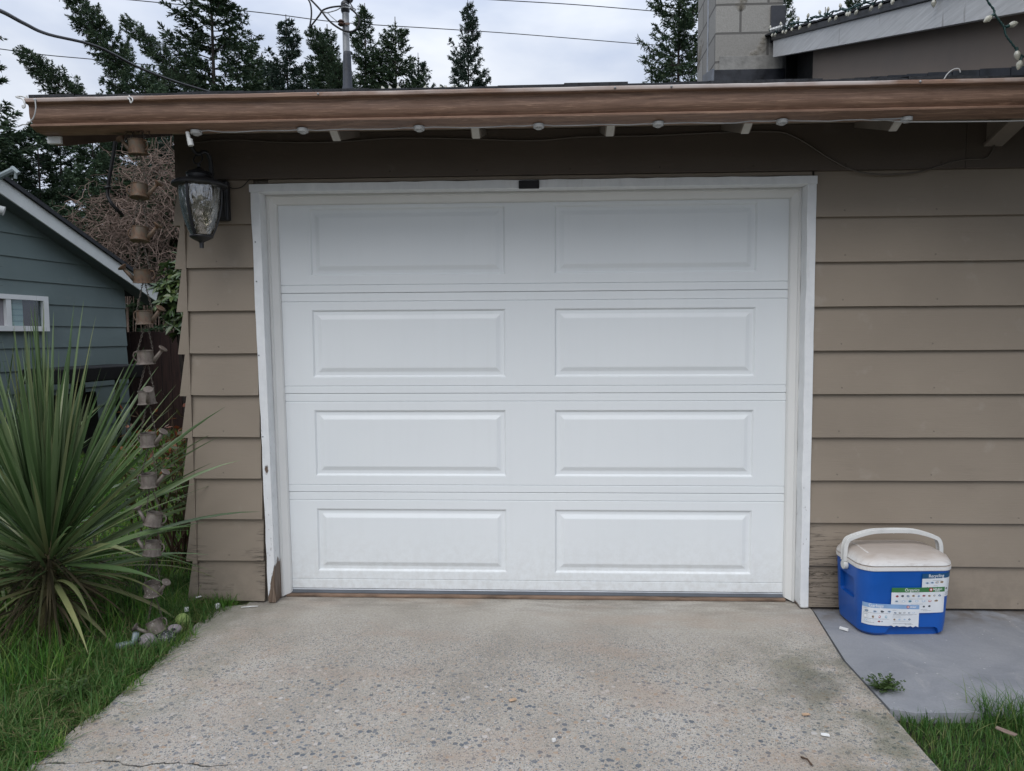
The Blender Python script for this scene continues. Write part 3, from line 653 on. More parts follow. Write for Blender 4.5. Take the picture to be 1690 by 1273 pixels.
q = MB(); q.lathe([(.0005,1.700),(.041,1.702),(.047,1.706),(.049,1.702),(.047,1.697),(.036,1.690),(.022,1.683),(.012,1.678),(.009,1.674),(.0088,1.655),(.0095,1.652),(.0005,1.651)], (LX,LY,0), 32); q.build('finial', m_blackmetal, lan, smooth=True, auto=35)
q = MB(); q.lathe([(.013,1.916),(.014,1.86),(.0005,1.86)], (LX,LY,0), 14); q.build('socket', m_whiteplastic, lan, smooth=True, auto=40)
q = MB(); q.tube(bez([(-1.385,-.112,1.955),(-1.36,-.106,1.945),(-1.32,-.106,1.952),(-1.29,-.108,1.978),(-1.275,-.112,1.985)]), .0018, 6)
tag(q.build('cable', m_wire, smooth=True), 'thin black lead running from the wall lantern to the door head', 'cable')
# sensor
s0, s1 = at(856,298,1,-.13), at(890,311,1,-.13)
q = MB(); q.box(s0.x, s1.x, -.134, -.118, s1.z, s0.z); sen = q.build('sensor_box', m_dark, bevel=.003); tag(sen, 'small flat black box fixed on the white head trim over the door', 'sensor')
# brown cable stapled along the frieze
pts = [(312,236),(380,231),(470,235),(560,234),(650,228),(760,229),(880,232),(960,226),(1070,224),(1180,219),(1270,217),(1300,221),(1330,236),(1365,259),(1400,278),(1430,286),(1470,288),(1520,283),(1570,268),(1600,263),(1625,262),(1636,252),(1641,240)]
q = MB(); q.tube(bez([at(u,v,1,-.124 if v < 262 else -.121) for u, v in pts], 6), .0038, 7)
tag(q.build('cable', m_browncable, smooth=True), 'brown painted cable sagging along the dark board under the eave', 'cable')
# downlights with their white lead: one string
ls = thing('eave_light_string', 'white puck lights on a white cable along the underside of the gutter', 'light string', (0,-.53,2.08))
GB = 2.0815
pk = []
for u in (500, 692, 889, 1086, 1290, 1495, 324):
    x = at(u, 204, 1, -.545).x; pk.append(x)
for x in pk:
    q = MB(); q.lathe([(.0005,GB-.021),(.010,GB-.021),(.0125,GB-.0195),(.0135,GB-.016),(.020,GB-.0155),(.0215,GB-.013),(.0215,GB-.002),(.0005,GB-.001)], (x,-.548,0), 22); q.build('puck_light', m_puck, ls, smooth=True, auto=35)
q = MB(); cp = []
xs = sorted(pk); cur = xs[0]
for a, b in zip(xs[:-1], xs[1:]):
    for k in range(8):
        f = k/8; cp.append((a+(b-a)*f, -.556+.004*math.sin(k*2.1+a*7), GB-.004-.006*abs(math.sin(f*math.pi*2+a*3))-.003*math.sin(f*math.pi)))
cp += [(xs[-1],-.556,GB-.006),(1.30,-.556,GB-.008),(1.42,-.556,GB-.020),(1.55,-.556,GB-.022),(1.8,-.556,GB-.024),(2.2,-.556,GB-.020)]
q.tube(cp, .0023, 6); q.build('lead', m_whitecable, ls, smooth=True)
q = MB(); x0 = pk[-1]; a = Vector((x0-.030,-.560,GB-.010)); q.tube([a,a+Vector((.004,0,-.024)),a+Vector((.008,0,-.030))], .0075, 10); q.tube([a+Vector((.008,0,-.028)),a+Vector((.013,0,-.052))], .011, 10); q.build('connector', m_whiteplastic, ls, smooth=True, auto=40)
# clips and ties on the gutter
q = MB(); q.tube(bez([at(34,192,1,-.63),at(37,206,1,-.632),at(45,205,1,-.632),at(55,195,1,-.632),at(59,180,1,-.632),at(58,166,1,-.628)][::-1][:5]+[at(30,209,1,-.632)]), .0024, 6)
q.ball(at(58,165,1,-.626), .006, 8, 5); tag(q.build('cable_tie', m_whitecable, smooth=True), 'loose white tie curling down at the left end of the gutter', 'cable tie')
q = MB(); q.tube(bez([at(28,161,1,-.622),at(36,163,1,-.628),at(40,168,1,-.632),at(41,176,1,-.632),at(38,178,1,-.632),at(37,174,1,-.632)]), .0035, 6); q.tube(bez([at(26,160,1,-.61),at(34,159,1,-.61),at(42,161,1,-.61),at(45,163,1,-.61),at(44,158,1,-.61)]), .003, 6)
tag(q.build('gutter_clip', m_whiteplastic, smooth=True), 'white plastic hook clipped on the corner of the brown gutter', 'clip')
q = MB(); q.tube(bez([at(211,162,1,-.630),at(214,165,1,-.634),at(216,170,1,-.634),at(219,164,1,-.632),at(213,158,1,-.61)]), .0022, 6)
tag(q.build('gutter_clip', m_whiteplastic, smooth=True), 'tiny white clip on the gutter lip above the rusty can chain', 'clip')
q = MB(); q.tube(bez([at(1558,131,1,-.61),at(1564,122,1,-.61),at(1573,115,1,-.61),at(1582,114,1,-.61),at(1585,120,1,-.61)]), .0022, 6)
tag(q.build('cable_tie', m_whitecable, smooth=True), 'white tie tail arching up from the right end of the gutter', 'cable tie')
# leaves caught at the outlet
q = MB()
for k in range(26):
    p = at(random.uniform(212,252), random.uniform(206,217), 1, -.55); d = Vector((random.gauss(0,1), random.gauss(0,1), random.gauss(0,1))).normalized()*.022; w = d.cross(Vector((0,.4,1))).normalized()*.006
    q.add([p-d,p+w,p+d,p-w], [(0,1,2,3)])
tag(q.build('leaf_clump', m_twig, fixn=False), 'dark clump of leaves caught at the gutter outlet over the chain', 'leaves')

# ------------------------------------------------------------------ rain chain of little watering cans
def chain_x(z): return -1.716+(2.05-z)*.0742*1.0
rc = thing('rain_chain', 'hanging rain chain of rusty miniature watering cans beside the garage corner', 'rain chain', (-1.57,-.535,.02))
cans = [(227,243,-1,0),(230,316,1,0),(231,387,1,0),(235,456,-1,0),(239,524,1,0),(240,590,1,.0),(242,656,1,.9),(245,726,1,0),(246,793,1,0),(254,857,-1,.25),(252,905,-1,.15),(252,972,1,.1),(257,1035,-1,.45)]
CH = -.535
body_mb = MB(); body_mb.lathe([(.0005,-.0275),(.0365,-.0275),(.0375,-.0255),(.0345,-.0235),(.0325,-.018),(.0300,.024),(.0318,.0265),(.0318,.0285),(.0295,.0285),(.0283,.022),(.0300,-.016),(.0005,-.018)], (0,0,0), 24)
sp_mb = MB(); sp_mb.tube([(.0285,0,-.018),(.048,0,.005),(.068,0,.029)], .0095, 10, .0062)
rose_mb = MB(); ax = Vector((.62,0,.78)).normalized(); b1 = Vector((0,1,0)); b2 = ax.cross(b1); vs = []; n = 16; pr = [(.005,-.012),(.0085,-.005),(.0180,.002),(.0190,.0045),(.0172,.0070),(.0004,.0085)]
for r, h in pr:
    for j in range(n):
        a = 2*math.pi*j/n; vs.append(Vector((.0700,0,.0330))+ax*h+(b1*math.cos(a)+b2*math.sin(a))*r)
rose_mb.add(vs, [(i*n+j, i*n+(j+1)%n, (i+1)*n+(j+1)%n, (i+1)*n+j) for i in range(len(pr)-1) for j in range(n)]+[tuple(j for j in range(n))[::-1], tuple((len(pr)-1)*n+j for j in range(n))])
han_mb = MB(); han_mb.tube(bez([(-.029,0,.020),(-.040,0,.022),(-.047,0,.010),(-.044,0,-.006),(-.034,0,-.015)], 5), .0028, 6)
first = None; pos = []
for i, (u, v, sgn, tilt) in enumerate(cans):
    p = at(u, v, 1, CH); pos.append(p)
    if first is None:
        cb_ = body_mb.build('watering_can', m_rust, rc, smooth=True, auto=35, origin=(0,0,0)); cb_.parent = rc
        kids = [sp_mb.build('spout', m_rust, cb_, smooth=True, origin=(0,0,0)), rose_mb.build('spout_rose', m_rust, cb_, smooth=True, auto=35, origin=(0,0,0)), han_mb.build('handle', m_rust, cb_, smooth=True, origin=(0,0,0))]
        for k in kids: k.location = (0,0,0)
        first = cb_; c_ = cb_
    else:
        c_ = first.copy(); C.objects.link(c_); c_.parent = rc
        for k in kids:
            kk = k.copy(); C.objects.link(kk); kk.parent = c_; kk.location = (0,0,0)
    c_.location = p-rc.location
    c_.rotation_euler = ((R(-6) if v < 500 else R(4)), (tilt if abs(tilt) < .5 and sgn < 0 else 0)*(-1 if v < 1000 else 1)*.9, (0 if sgn > 0 else math.pi)+random.uniform(-.25,.25)+(-.9 if tilt > .8 else 0))
    if v > 1000: c_.rotation_euler = (R(10), R(22), math.pi+.3)
    sc_ = p.y*0+(1.0 if v > 300 else 1.04)*random.uniform(.97,1.03); c_.scale = (sc_, sc_, sc_)
def link_chain(mb, a, b):
    a = Vector(a); b = Vector(b); d = b-a; n = max(3, int(d.length/.0092)); dn = d.normalized(); x = dn.cross(Vector((0,1,0))).normalized(); y = dn.cross(x)
    for i in range(n):
        c0 = a+d*((i+.5)/n); s = x if i % 2 else (y*.8+x*.5).normalized(); hl = d.length/n*.66; hw = .0034
        ring = [c0+dn*(hl*math.sin(t_))+s*(hw*math.cos(t_)) for t_ in [2*math.pi*k/8 for k in range(9)]]
        mb.tube(ring, .0014, 4, cap=False)
top = at(226, 212, 1, CH)
for i in range(len(pos)):
    q = MB(); t0 = (top if i == 0 else pos[i-1]+Vector((.002,0,-.028))); p = pos[i]
    dx = Vector((.0075,0,0)) if i else Vector((.016,0,0))
    link_chain(q, t0-dx*.3, p+Vector((-.031,0,.029))); link_chain(q, t0+dx, p+Vector((.030,.004,.029)))
    if i: q.tube([t0+Vector((0,0,.004)), t0+Vector((0,0,-.006))], .0022, 6)
    q.build('chain', m_chain, rc, smooth=True)

# ------------------------------------------------------------------ faceted string lights on the roofs
def bulb_parts(root, p, d, s=1.0):
    d = Vector(d).normalized(); x = d.orthogonal().normalized(); y = d.cross(x)
    q = MB(); n = 10; vs = []; pr = [(.0055,.0),(.0085,.006),(.0105,.012),(.0100,.018),(.0070,.026),(.0035,.032),(.0004,.035)]
    for r, h in pr:
        for j in range(n): a = 2*math.pi*j/n; vs.append(Vector(p)+d*(h*s+.008)+(x*math.cos(a)+y*math.sin(a))*r*s*1.1)
    q.add(vs, [(i*n+j, i*n+(j+1)%n, (i+1)*n+(j+1)%n, (i+1)*n+j) for i in range(len(pr)-1) for j in range(n)]+[tuple(range(n))[::-1]])
    b = q.build('bulb', m_bulb, root)
    q = MB(); q.tube([Vector(p)-d*.006, Vector(p)+d*.010], .0055*s, 8); q.build('socket', m_greenwire, b)
sl = thing('string_light', 'string of pale faceted bulbs on green wire along the grey sloping rake', 'string lights', (1.78, 1, 3.1))
def edge(y, dz=0, dx=0): return Vector((1.779+dx, y, rk(y)+RB+.055+dz))
ys = [2.24, 2.16, 2.08, 1.98, 1.93, 1.85, 1.74, 1.63, 1.58, 1.46, 1.40, 1.24, 1.13, 1.07, .98, .93, .84, .80, .70, .62, .52, .42, .30, .12, -.15]
cp = []
for k in range(90):
    y = 2.26-k*.03; cp.append(edge(y, .012+random.uniform(-.010,.014), random.uniform(-.012,.02)))
q = MB(); q.tube(cp, .0045, 6); q.tube([p+Vector((random.uniform(-.012,.012),.012,random.uniform(.0,.016))) for p in cp], .0035, 5); q.build('wire', m_greenwire, sl, smooth=True)
for i, y in enumerate(ys):
    upw = i % 4 == 3 or i in (0, 9, 12); bulb_parts(sl, edge(y, .018 if upw else -.006, -.012), (random.uniform(-.2,.1), random.uniform(-.5,.5), .9) if upw else (-.35, random.uniform(-.6,.6), -.9), .8)
q = MB(); 
for k in range(8):
    y = 2.22-k*.035; q.tube(bez([edge(y,.0,-.01),edge(y-.01,.03,-.015),edge(y-.02,.015,-.02),edge(y-.03,.028,-.01)],3), .004, 5)
q.build('clips', m_whiteplastic, sl, smooth=True)
hs = thing('string_light', 'loose end of green light wire dangling with four bulbs at the upper right', 'string lights', (1.86,-.6,2.5))
hp = [(1626,-14),(1630,2),(1640,16),(1642,24),(1650,35),(1657,45),(1660,58),(1667,68),(1676,80),(1686,92),(1700,98)]
hw = [at(u, v, 1, -.62) for u, v in hp]
q = MB(); cc = bez(hw, 5); q.tube([p+Vector((.002*math.sin(i*1.3),.002*math.cos(i*1.3),0)) for i, p in enumerate(cc)], .0024, 6); q.tube([p-Vector((.002*math.sin(i*1.3),.002*math.cos(i*1.3),0)) for i, p in enumerate(cc)], .0024, 6); q.build('wire', m_greenwire, hs, smooth=True)
for (a, b) in (((1639,25),(1626,35)),((1662,44),(1676,39)),((1678,81),(1679,92)),((1685,97),(1681,112)),((1541,-3),(1541,6))):
    pa, pb = at(*a, 1, -.62), at(*b, 1, -.62); bulb_parts(hs if a[0] > 1600 else sl, pa if a[0] > 1600 else at(*a, 0, 1.775), (pb-pa), .95)
rl = thing('string_light', 'string light with small bulbs just showing along the garage roof ridge', 'string lights', (0,3.6,3.6))
cp = []
for k in range(60):
    u = 630+k*8.5; cp.append(at(u, 151+random.uniform(-1.0,.6), 1, 3.62))
q = MB(); q.tube(cp, .008, 5); q.build('wire', m_greenwire, rl)
for u in (635, 646, 658, 700, 723, 735, 746, 757, 880, 1003, 1100, 1112, 813, 850):
    bulb_parts(rl, at(u, 152, 1, 3.61), (random.uniform(-.6,.6), 0, 1), 1.6)

# ------------------------------------------------------------------ service mast and overhead wires
MY = 3.2
mast = thing('service_mast', 'grey metal service mast with black weatherhead standing on the garage roof', 'utility mast', (at(574,150,1,MY).x, MY, 3.2))
pb, pt_ = at(574.5,160,1,MY), at(570,8,1,MY)
q = MB(); q.tube([(pb.x,MY,3.1),(pb.x,MY,pb.z),((pt_.x+pb.x)/2-.004,MY,(pt_.z+pb.z)/2),(pt_.x,MY,pt_.z)], .031, 16); q.build('pipe', m_steel, mast, smooth=True, auto=50)
q = MB(); z1 = at(574,86,1,MY).z; q.lathe([(.055,3.2),(.050,3.5),(.042,pb.z+.1),(.036,z1-.04),(.034,z1-.005),(.0315,z1)], (pb.x-.002,MY,0), 18); q.build('rubber_boot', M('tarred_boot', (.045,.05,.062), .6, .35, 16, .35, 30), mast, smooth=True, auto=40)
q = MB(); hz_ = pt_.z; q.ball((pt_.x-.002,MY,hz_), (.040,.040,.038), 14, 9); q.lathe([(.038,hz_-.012),(.040,hz_-.055),(.032,hz_-.075)], (pt_.x-.002,MY,0), 16); q.build('weatherhead', m_blackmetal, mast, smooth=True, auto=50)
q = MB(); ib = at(567,38,1,MY-.05); q.lathe([(.018,ib.z-.03),(.030,ib.z-.018),(.018,ib.z-.004),(.030,ib.z+.008),(.016,ib.z+.022)], (ib.x-.02,MY-.06,0), 14); q.box(ib.x-.05,ib.x+.05,MY-.04,MY-.028,ib.z-.012,ib.z+.006); q.build('insulator', M('insulator_glaze', (.09,.05,.035), .4, .3, 20, .1), mast, smooth=True, auto=40)
def pw(pts, y=MY-.06, n=6): return bez([at(u,v,1,y) for u, v in pts], n)
for pts, r in (([(569,10),(548,12),(533,17),(528,24),(519,36),(511,46)], .0075), ([(511,46),(514,24),(512,6),(505,-6)], .0075), ([(505,-8),(519,6),(530,18),(541,32),(552,42),(568,51),(582,52),(591,44),(593,32),(587,22),(578,14)], .009), ([(532,20),(540,21),(555,17),(566,12),(585,15)], .005), ([(530,18),(541,22),(546,27),(558,37)], .004), ([(570,6),(580,12),(587,16),(582,18),(574,12)], .005)):
    q = MB(); q.tube(pw(pts), r, 6); q.build('wire', m_wire if r > .0055 else m_steel, mast, smooth=True)
q = MB(); q.tube(pw([(583,-3),(578,4),(583,14)]), .006, 6); q.ball(at(575,0,1,MY), (.045,.03,.03), 10, 6); q.build('wire', m_wire, mast, smooth=True)
def overhead(pts, r, label, d0, d1):
    P = []
    for i, (u, v) in enumerate(pts):
        f = i/(len(pts)-1); y = d0+(d1-d0)*f; P.append(at(u, v, 1, y))
    q = MB(); q.tube(bez(P, 6), r, 6); tag(q.build('overhead_cable', m_wire, smooth=True), label, 'cable')
overhead([(-60,-2),(0,18),(40,39),(80,57),(160,77),(230,112),(290,135),(350,153)], .010, 'thick black drop cable sweeping down from the upper left corner to the garage roof', -.5, 3.2)
overhead([(-60,73),(0,81),(75,91),(152,98),(210,104),(267,109)], .013, 'thin wire crossing the sky low on the left behind the leaning trees', 16, 20)
overhead([(150,-6),(215,0),(430,21),(560,37),(730,48),(850,56),(1060,73),(1145,79),(1400,98)], .012, 'long thin wire crossing the sky from the tall conifer to the chimney', 15, 22)
overhead([(760,-4),(815,0),(950,8),(1095,20),(1200,30)], .012, 'short thin wire at the very top of the sky left of the chimney', 16, 20)
q = MB(); q.tube(bez([at(193,212,1,.4),at(188,250,1,.42),at(182,285,1,.43),at(178,312,1,.44),at(178,324,1,.44),at(184,336,1,.44),at(194,347,1,.46),at(202,356,1,.5)],6), .0095, 8); q.tube([at(177.5,308,1,.44),at(178.5,312,1,.44)], .016, 8)
tag(q.build('downlead', m_wire, smooth=True), 'thin black lead with a kink hanging beside the top rusty cans', 'cable')

# ------------------------------------------------------------------ cooler
CO = Vector((1.570, -.262, -.004)); CA = R(3.0)
cool = thing('cooler', 'blue plastic picnic cooler with dirty white lid and raised white handle', 'cooler', CO); cool.rotation_euler = (0,0,CA)
def rrect(hx, hy, r, n=7, bow=0.0):
    o = []
    for cx, cy, a0 in ((hx-r,hy-r,0),(-hx+r,hy-r,90),(-hx+r,-hy+r,180),(hx-r,-hy+r,270)):
        for k in range(n):
            a = R(a0+90*k/(n-1)); o.append((cx+r*math.cos(a), cy+r*math.sin(a)))
    if bow:
        o = [(x, y+(bow*(1-(x/hx)**2))*(1 if y > 0 else -1)) for x, y in o]
    return o
def loft(mb, levels):
    k = None; vs = []
    for z, hx, hy, r, bow in levels:
        ring = rrect(hx, hy, r, bow=bow); k = len(ring); vs += [(x, y, z) for x, y in ring]
    n = len(levels)
    return mb.add(vs, [(i*k+j, i*k+(j+1)%k, (i+1)*k+(j+1)%k, (i+1)*k+j) for i in range(n-1) for j in range(k)]+[tuple(range(k))[::-1], tuple((n-1)*k+j for j in range(k))])
m_coolblue = M('blue_plastic', (.004, .082, .37), .36, .10, 5, .07, 300, spec=.5)
t = NT('dirty_white_plastic'); v = t.co(); z = t.sep(v)[2]
geo = t.n('ShaderNodeNewGeometry'); nz = t.sep(geo.outputs['Normal'])[2]
d = t.math('MULTIPLY', t.rng(nz, .25, .85), t.rng(t.noise(t.co((1, 2.4, 1)), 6, 6, .6, .5), .05, .55, .45, 1)); sc_ = t.math('MULTIPLY', t.rng(t.noise(t.co((3, 26, 3), (0, 0, .5)), 6, 6, .7), .52, .66), .35)
c = t.mix(d, (.70, .69, .67), (.44, .385, .34)); c = t.mix(sc_, c, (.33, .26, .215)); m_lid = t.fin(c, .45, t.bump(t.noise(v, 200, 3), .06, .002), 0, .4)
def cooled(mb, name, mat, parent=None, **kw):
    return mb.build(name, mat, parent or cool, origin=CO, **kw)
def cbuild(mb, name, mat, parent=None, bevel=0, smooth=False, auto=None):     # vertices already in the cooler's own frame
    o = mb.build(name, mat, None, smooth=smooth, bevel=bevel, auto=auto); o.parent = parent or cool; return o
BX, BY = .186, .122
q = MB(); loft(q, [(.0,BX-.026,BY-.016,.045,.006),(.004,BX-.014,BY-.006,.05,.008),(.016,BX-.004,BY+.002,.055,.010),(.05,BX,BY+.004,.055,.011),(.278,BX+.010,BY+.010,.055,.012),(.282,BX+.010,BY+.010,.055,.012)])
body = cbuild(q, 'body', m_coolblue, None, 0, True)
def cut(o, mbs):
    cs = []
    for mb in mbs:
        c_ = mb.build('cutter', m_coolblue, None); c_.matrix_world = o.matrix_world.copy(); m = o.modifiers.new('cut', 'BOOLEAN'); m.object = c_; m.operation = 'DIFFERENCE'; m.solver = 'EXACT'; cs.append(c_)
    bpy.context.view_layer.update()
    for c_ in cs: c_.matrix_world = o.matrix_world.copy()
    bpy.context.view_layer.update()
    me = bpy.data.meshes.new_from_object(o.evaluated_get(bpy.context.evaluated_depsgraph_get())); o.modifiers.clear(); o.data = me
    me.polygons.foreach_set('use_smooth', [True]*len(me.polygons)); me.set_sharp_from_angle(angle=R(32))
    for c_ in cs: bpy.data.objects.remove(c_)
k1 = MB(); k1.prism([(-.104,-.01),(-.078,.034),(-.068,.040),(.118,.040),(.130,.034),(.146,-.01)], 1, -.2, -BY+.014)
k2 = MB(); k2.prism([(-.062,.15),(-.055,.14),(.055,.14),(.062,.15),(.062,.222),(.055,.230),(-.055,.230),(-.062,.222)], 0, -.4, -BX+.012)
k3 = MB(); k3.prism([(-.062,.15),(-.055,.14),(.055,.14),(.062,.15),(.062,.222),(.055,.230),(-.055,.230),(-.062,.222)], 0, BX-.012, .4)
cut(body, [k1, k2, k3])
q = MB(); loft(q, [(.2825,BX+.0125,BY+.0125,.057,.012),(.285,BX+.0145,BY+.0145,.058,.012),(.299,BX+.015,BY+.015,.058,.012),(.3012,BX+.012,BY+.012,.056,.012)]); cbuild(q, 'rim', m_lid, None, .0, True, 30)
q = MB(); loft(q, [(.3028,BX+.010,BY+.010,.056,.012),(.305,BX+.0135,BY+.0135,.058,.012),(.314,BX+.012,BY+.012,.058,.012),(.332,BX+.004,BY+.001,.058,.011),(.344,BX-.016,BY-.022,.055,.010),(.350,BX-.040,BY-.045,.045,.008),(.353,BX-.066,BY-.064,.036,.006),(.3545,BX-.10,BY-.085,.02,.004)])
lid = cbuild(q, 'lid', m_lid, None, 0, True, 50)
q = MB(); q.tube([(-.150,-.085,.3465),(-.145,.02,.3505),(-.150,.075,.3455)], .004, 6); cbuild(q, 'hinge_ridge', m_lid, lid, 0, True)
hpth = bez([(-.207,0,.268),(-.2085,0,.305),(-.2065,0,.350),(-.197,0,.376),(-.178,0,.388),(-.13,0,.404),(-.085,0,.4135),(-.03,0,.416),(.03,0,.416),(.085,0,.4135),(.13,0,.404),(.178,0,.388),(.197,0,.376),(.2065,0,.350),(.2085,0,.305),(.207,0,.268)], 4)
def strap(mb, P, hw, th):
    vs = []; n = len(P)
    for i, p in enumerate(P):
        d = (P[min(i+1,n-1)]-P[max(i-1,0)]).normalized(); nn = Vector((-d.z,0,d.x))
        for a, b in ((-hw,-th),(hw,-th),(hw,th),(-hw,th)): vs.append(p+Vector((0,a,0))+nn*b)
    mb.add(vs, [(i*4+j, i*4+(j+1)%4, i*4+4+(j+1)%4, i*4+4+j) for i in range(n-1) for j in range(4)]+[(3,2,1,0),tuple((n-1)*4+j for j in range(4))])
q = MB(); strap(q, hpth, .013, .0026); strap(q, [p+Vector((0,-.0125,0)) for p in hpth[2:-2]], .0022, .0085); strap(q, [p+Vector((0,.0125,0)) for p in hpth[2:-2]], .0022, .0085)
for x in (-.06, 0, .06): q.box(x-.002, x+.002, -.012, .012, .405, .413)
handle = cbuild(q, 'handle', m_whiteplastic, None, .0015)
for s in (-1, 1):
    q = MB(); q.lathe([(.0005,s*.197),(.019,s*.197),(.0195,s*.2125),(.0165,s*.215),(.0005,s*.216)], (0,0,.268), 22, axis=0); cbuild(q, 'pivot', m_whiteplastic, handle, 0, True, 35)
# stickers, lying on the front face
m_sticker = M('sticker_paper', (.66, .68, .70), .45, .06, 14, .1, 60)
m_green = M('sticker_green', (.045, .17, .055), .45, .04, 20, .02); m_blue = M('sticker_blue', (.012, .075, .17), .45, .04, 20, .02); m_lblue = M('sticker_light_blue', (.23, .36, .56), .45, .06, 20, .02)
m_ink = M('ink_grey', (.10, .11, .13), .5, .05, 20, 0); m_red = M('ink_red', (.40, .03, .03), .5, .05, 20, 0); m_tanink = M('ink_tan', (.40, .26, .12), .5, .05, 20, 0); m_cyan = M('ink_cyan', (.10, .33, .45), .5, .05, 20, 0); m_blk = M('ink_black', (.02, .02, .025), .5, .05, 20, 0); m_wht = M('ink_white', (.8, .8, .8), .5, .02, 20, 0); m_skyi = M('ink_pale_blue', (.36, .48, .62), .5, .05, 20, 0)
INKS = [m_ink, m_red, m_tanink, m_cyan, m_blk, m_wht, m_skyi]
def hx_(z): return BX+.010*(z-.05)/.22 if z > .05 else BX
def surf(x, z, off):                 # point on the cooler's front (wraps round the rounded corners)
    x = x-.034
    hx = hx_(z); hy = BY+.004+.006*max(0, z-.05)/.22; r = .055; bow = .0115
    if abs(x) <= hx-r: y = -hy-bow*(1-(x/hx)**2); return Vector((x, y-off, z))
    s = 1 if x > 0 else -1; a = (abs(x)-(hx-r))/r; a = min(a, 1.5); X = (hx-r)+r*math.sin(a); y = -(hy-r)-r*math.cos(a)-bow*(1-(X/hx)**2)
    return Vector((s*(X+off*math.sin(a)), y-off*math.cos(a), z))
def patch(mb, outline, off, nx=14):   # outline function x->(zlo,zhi)
    x0, x1, lo, hi = outline; vs = []; fs = []
    for i in range(nx+1):
        x = x0+(x1-x0)*i/nx
        for k in range(3):
            z = lo(x)+(hi(x)-lo(x))*k/2; vs += [surf(x, z, off)]
    for i in range(nx):
        for k in range(2): a = i*3+k; fs.append((a, a+3, a+4, a+1))
    b = len(vs); vs2 = []
    return mb.add(vs, fs)
def sticker(name, x0, x1, z0, z1, band, bandh, off, tilt, torn, title, tx, tsz, label):
    zl = lambda x: z0+tilt*(x-x0)+(.003*math.sin(x*310)*(1 if torn and x > (x0+x1)/2-.01 else 0))
    zh = lambda x: z1+tilt*(x-x0)
    q = MB(); patch(q, (x0,x1,zl,lambda x: zh(x)-bandh), off, 20); st = cbuild(q, name, m_sticker); st['label'] = label
    sm = st.modifiers.new('thick', 'SOLIDIFY'); sm.thickness = .0005; sm.offset = 0
    q = MB(); patch(q, (x0,x1,lambda x: zh(x)-bandh,zh), off, 20); bd = cbuild(q, 'header_band', band, st)
    sm = bd.modifiers.new('thick', 'SOLIDIFY'); sm.thickness = .0005; sm.offset = 0
    lettering(title, tx, zh(tx)-bandh*.78, tsz, m_wht, st, off+.0008, tilt); return st, zh
def lettering(txt, x, z, size, mat, parent, off, tilt=0, bold=False):
    cu = bpy.data.curves.new('lettering', 'FONT'); cu.body = txt; cu.size = size; cu.extrude = 0; cu.offset = .0002 if bold else 0; cu.resolution_u = 3
    o = bpy.data.objects.new('lettering', cu); C.objects.link(o); bpy.context.view_layer.update()
    me = bpy.data.meshes.new_from_object(o.evaluated_get(bpy.context.evaluated_depsgraph_get())); bpy.data.objects.remove(o)
    for vv in me.vertices:
        px_, pz_ = vv.co.x*.92+x, vv.co.y+z+tilt*vv.co.x; vv.co = surf(px_, pz_, off)
    me.materials.clear(); me.materials.append(mat); ob = bpy.data.objects.new('lettering', me); C.objects.link(ob); ob.parent = parent; return ob
def picts(parent, items, off, rows_lines):
    q = MB()
    for x, z, w, h, k in items:
        q.mi = k; rr = random.Random(int(x*1e5)+int(z*1e5)); n = 8
        c0 = [surf(x+w*(.5+.5*math.cos(2*math.pi*j/n)*rr.uniform(.6,1)), z+h*(.5+.5*math.sin(2*math.pi*j/n)*rr.uniform(.6,1)), off) for j in range(n)]
        q.add(c0, [tuple(range(n))])
        q.mi = rr.choice([0,5,6,0]); e = .35
        c1 = [surf(x+w*(.5+.25*math.cos(2*math.pi*j/6)), z+h*(.55+.22*math.sin(2*math.pi*j/6)), off+.0003) for j in range(6)]; q.add(c1, [tuple(range(6))])
    for x, z, w in rows_lines:            # rows of tiny print
        q.mi = 0; xx = x; rr = random.Random(int(z*1e5)+int(x*7e3))
        while xx < x+w:
            ww = rr.uniform(.0015,.005); ww = min(ww, x+w-xx); q.add([surf(xx,z,off),surf(xx+ww,z,off),surf(xx+ww,z+.0011,off),surf(xx,z+.0011,off)], [(0,1,2,3)]); xx += ww+.0012
    o = cbuild(q, 'pictograms', INKS, parent); return o
s1_, zh = sticker('sticker', .086, .232, .170, .2725, m_blue, .0215, .0006, .010, False, 'Recycling', .112, .0195, 'white recycling sticker with a dark blue header wrapped round the corner')
its = [(.098+i*.021, .226+.001*i, .020, .012, [6,6,2,2][i]) for i in range(4)]+[(.106+i*.011, .205, .006, .011, [4,0,4,6,4][i]) for i in range(5)]+[(.190,.200,.012,.011,4),(.208,.21,.0008,.03,0)]
picts(s1_, its, .0012, [(.13,.242,.04),(.135,.219,.018),(.19,.183,.032),(.19,.178,.028),(.19,.188,.03)])
s2_, zh = sticker('sticker', -.040, .186, .104, .214, m_green, .0205, .0016, .0, False, 'Organics', .014, .0185, 'white organics sticker with a green header in the middle of the cooler')
its = [(-.024+i*.0225, .172+.001*(i%2), .015, .011, [1,4,0,2,6,1,2,2,0][i]) for i in range(9)]+[(-.028+i*.028, .150, .020, .011, [6,6,3,6,6,1,2][i]) for i in range(7)]+[(.092,.127,.012,.010,4),(.114,.128,.014,.011,4)]
picts(s2_, its, .0022, [(-.01,.1945,.10),(.052,.1865,.025),(.034,.1645,.058),(.042,.1425,.05),(.085,.118,.028),(.095,.113,.034)])
lettering('REPUBLIC', .134, .2020, .0100, m_wht, s2_, .0024, 0, True); lettering('SERVICES', .142, .1960, .0055, m_wht, s2_, .0024, 0, True)
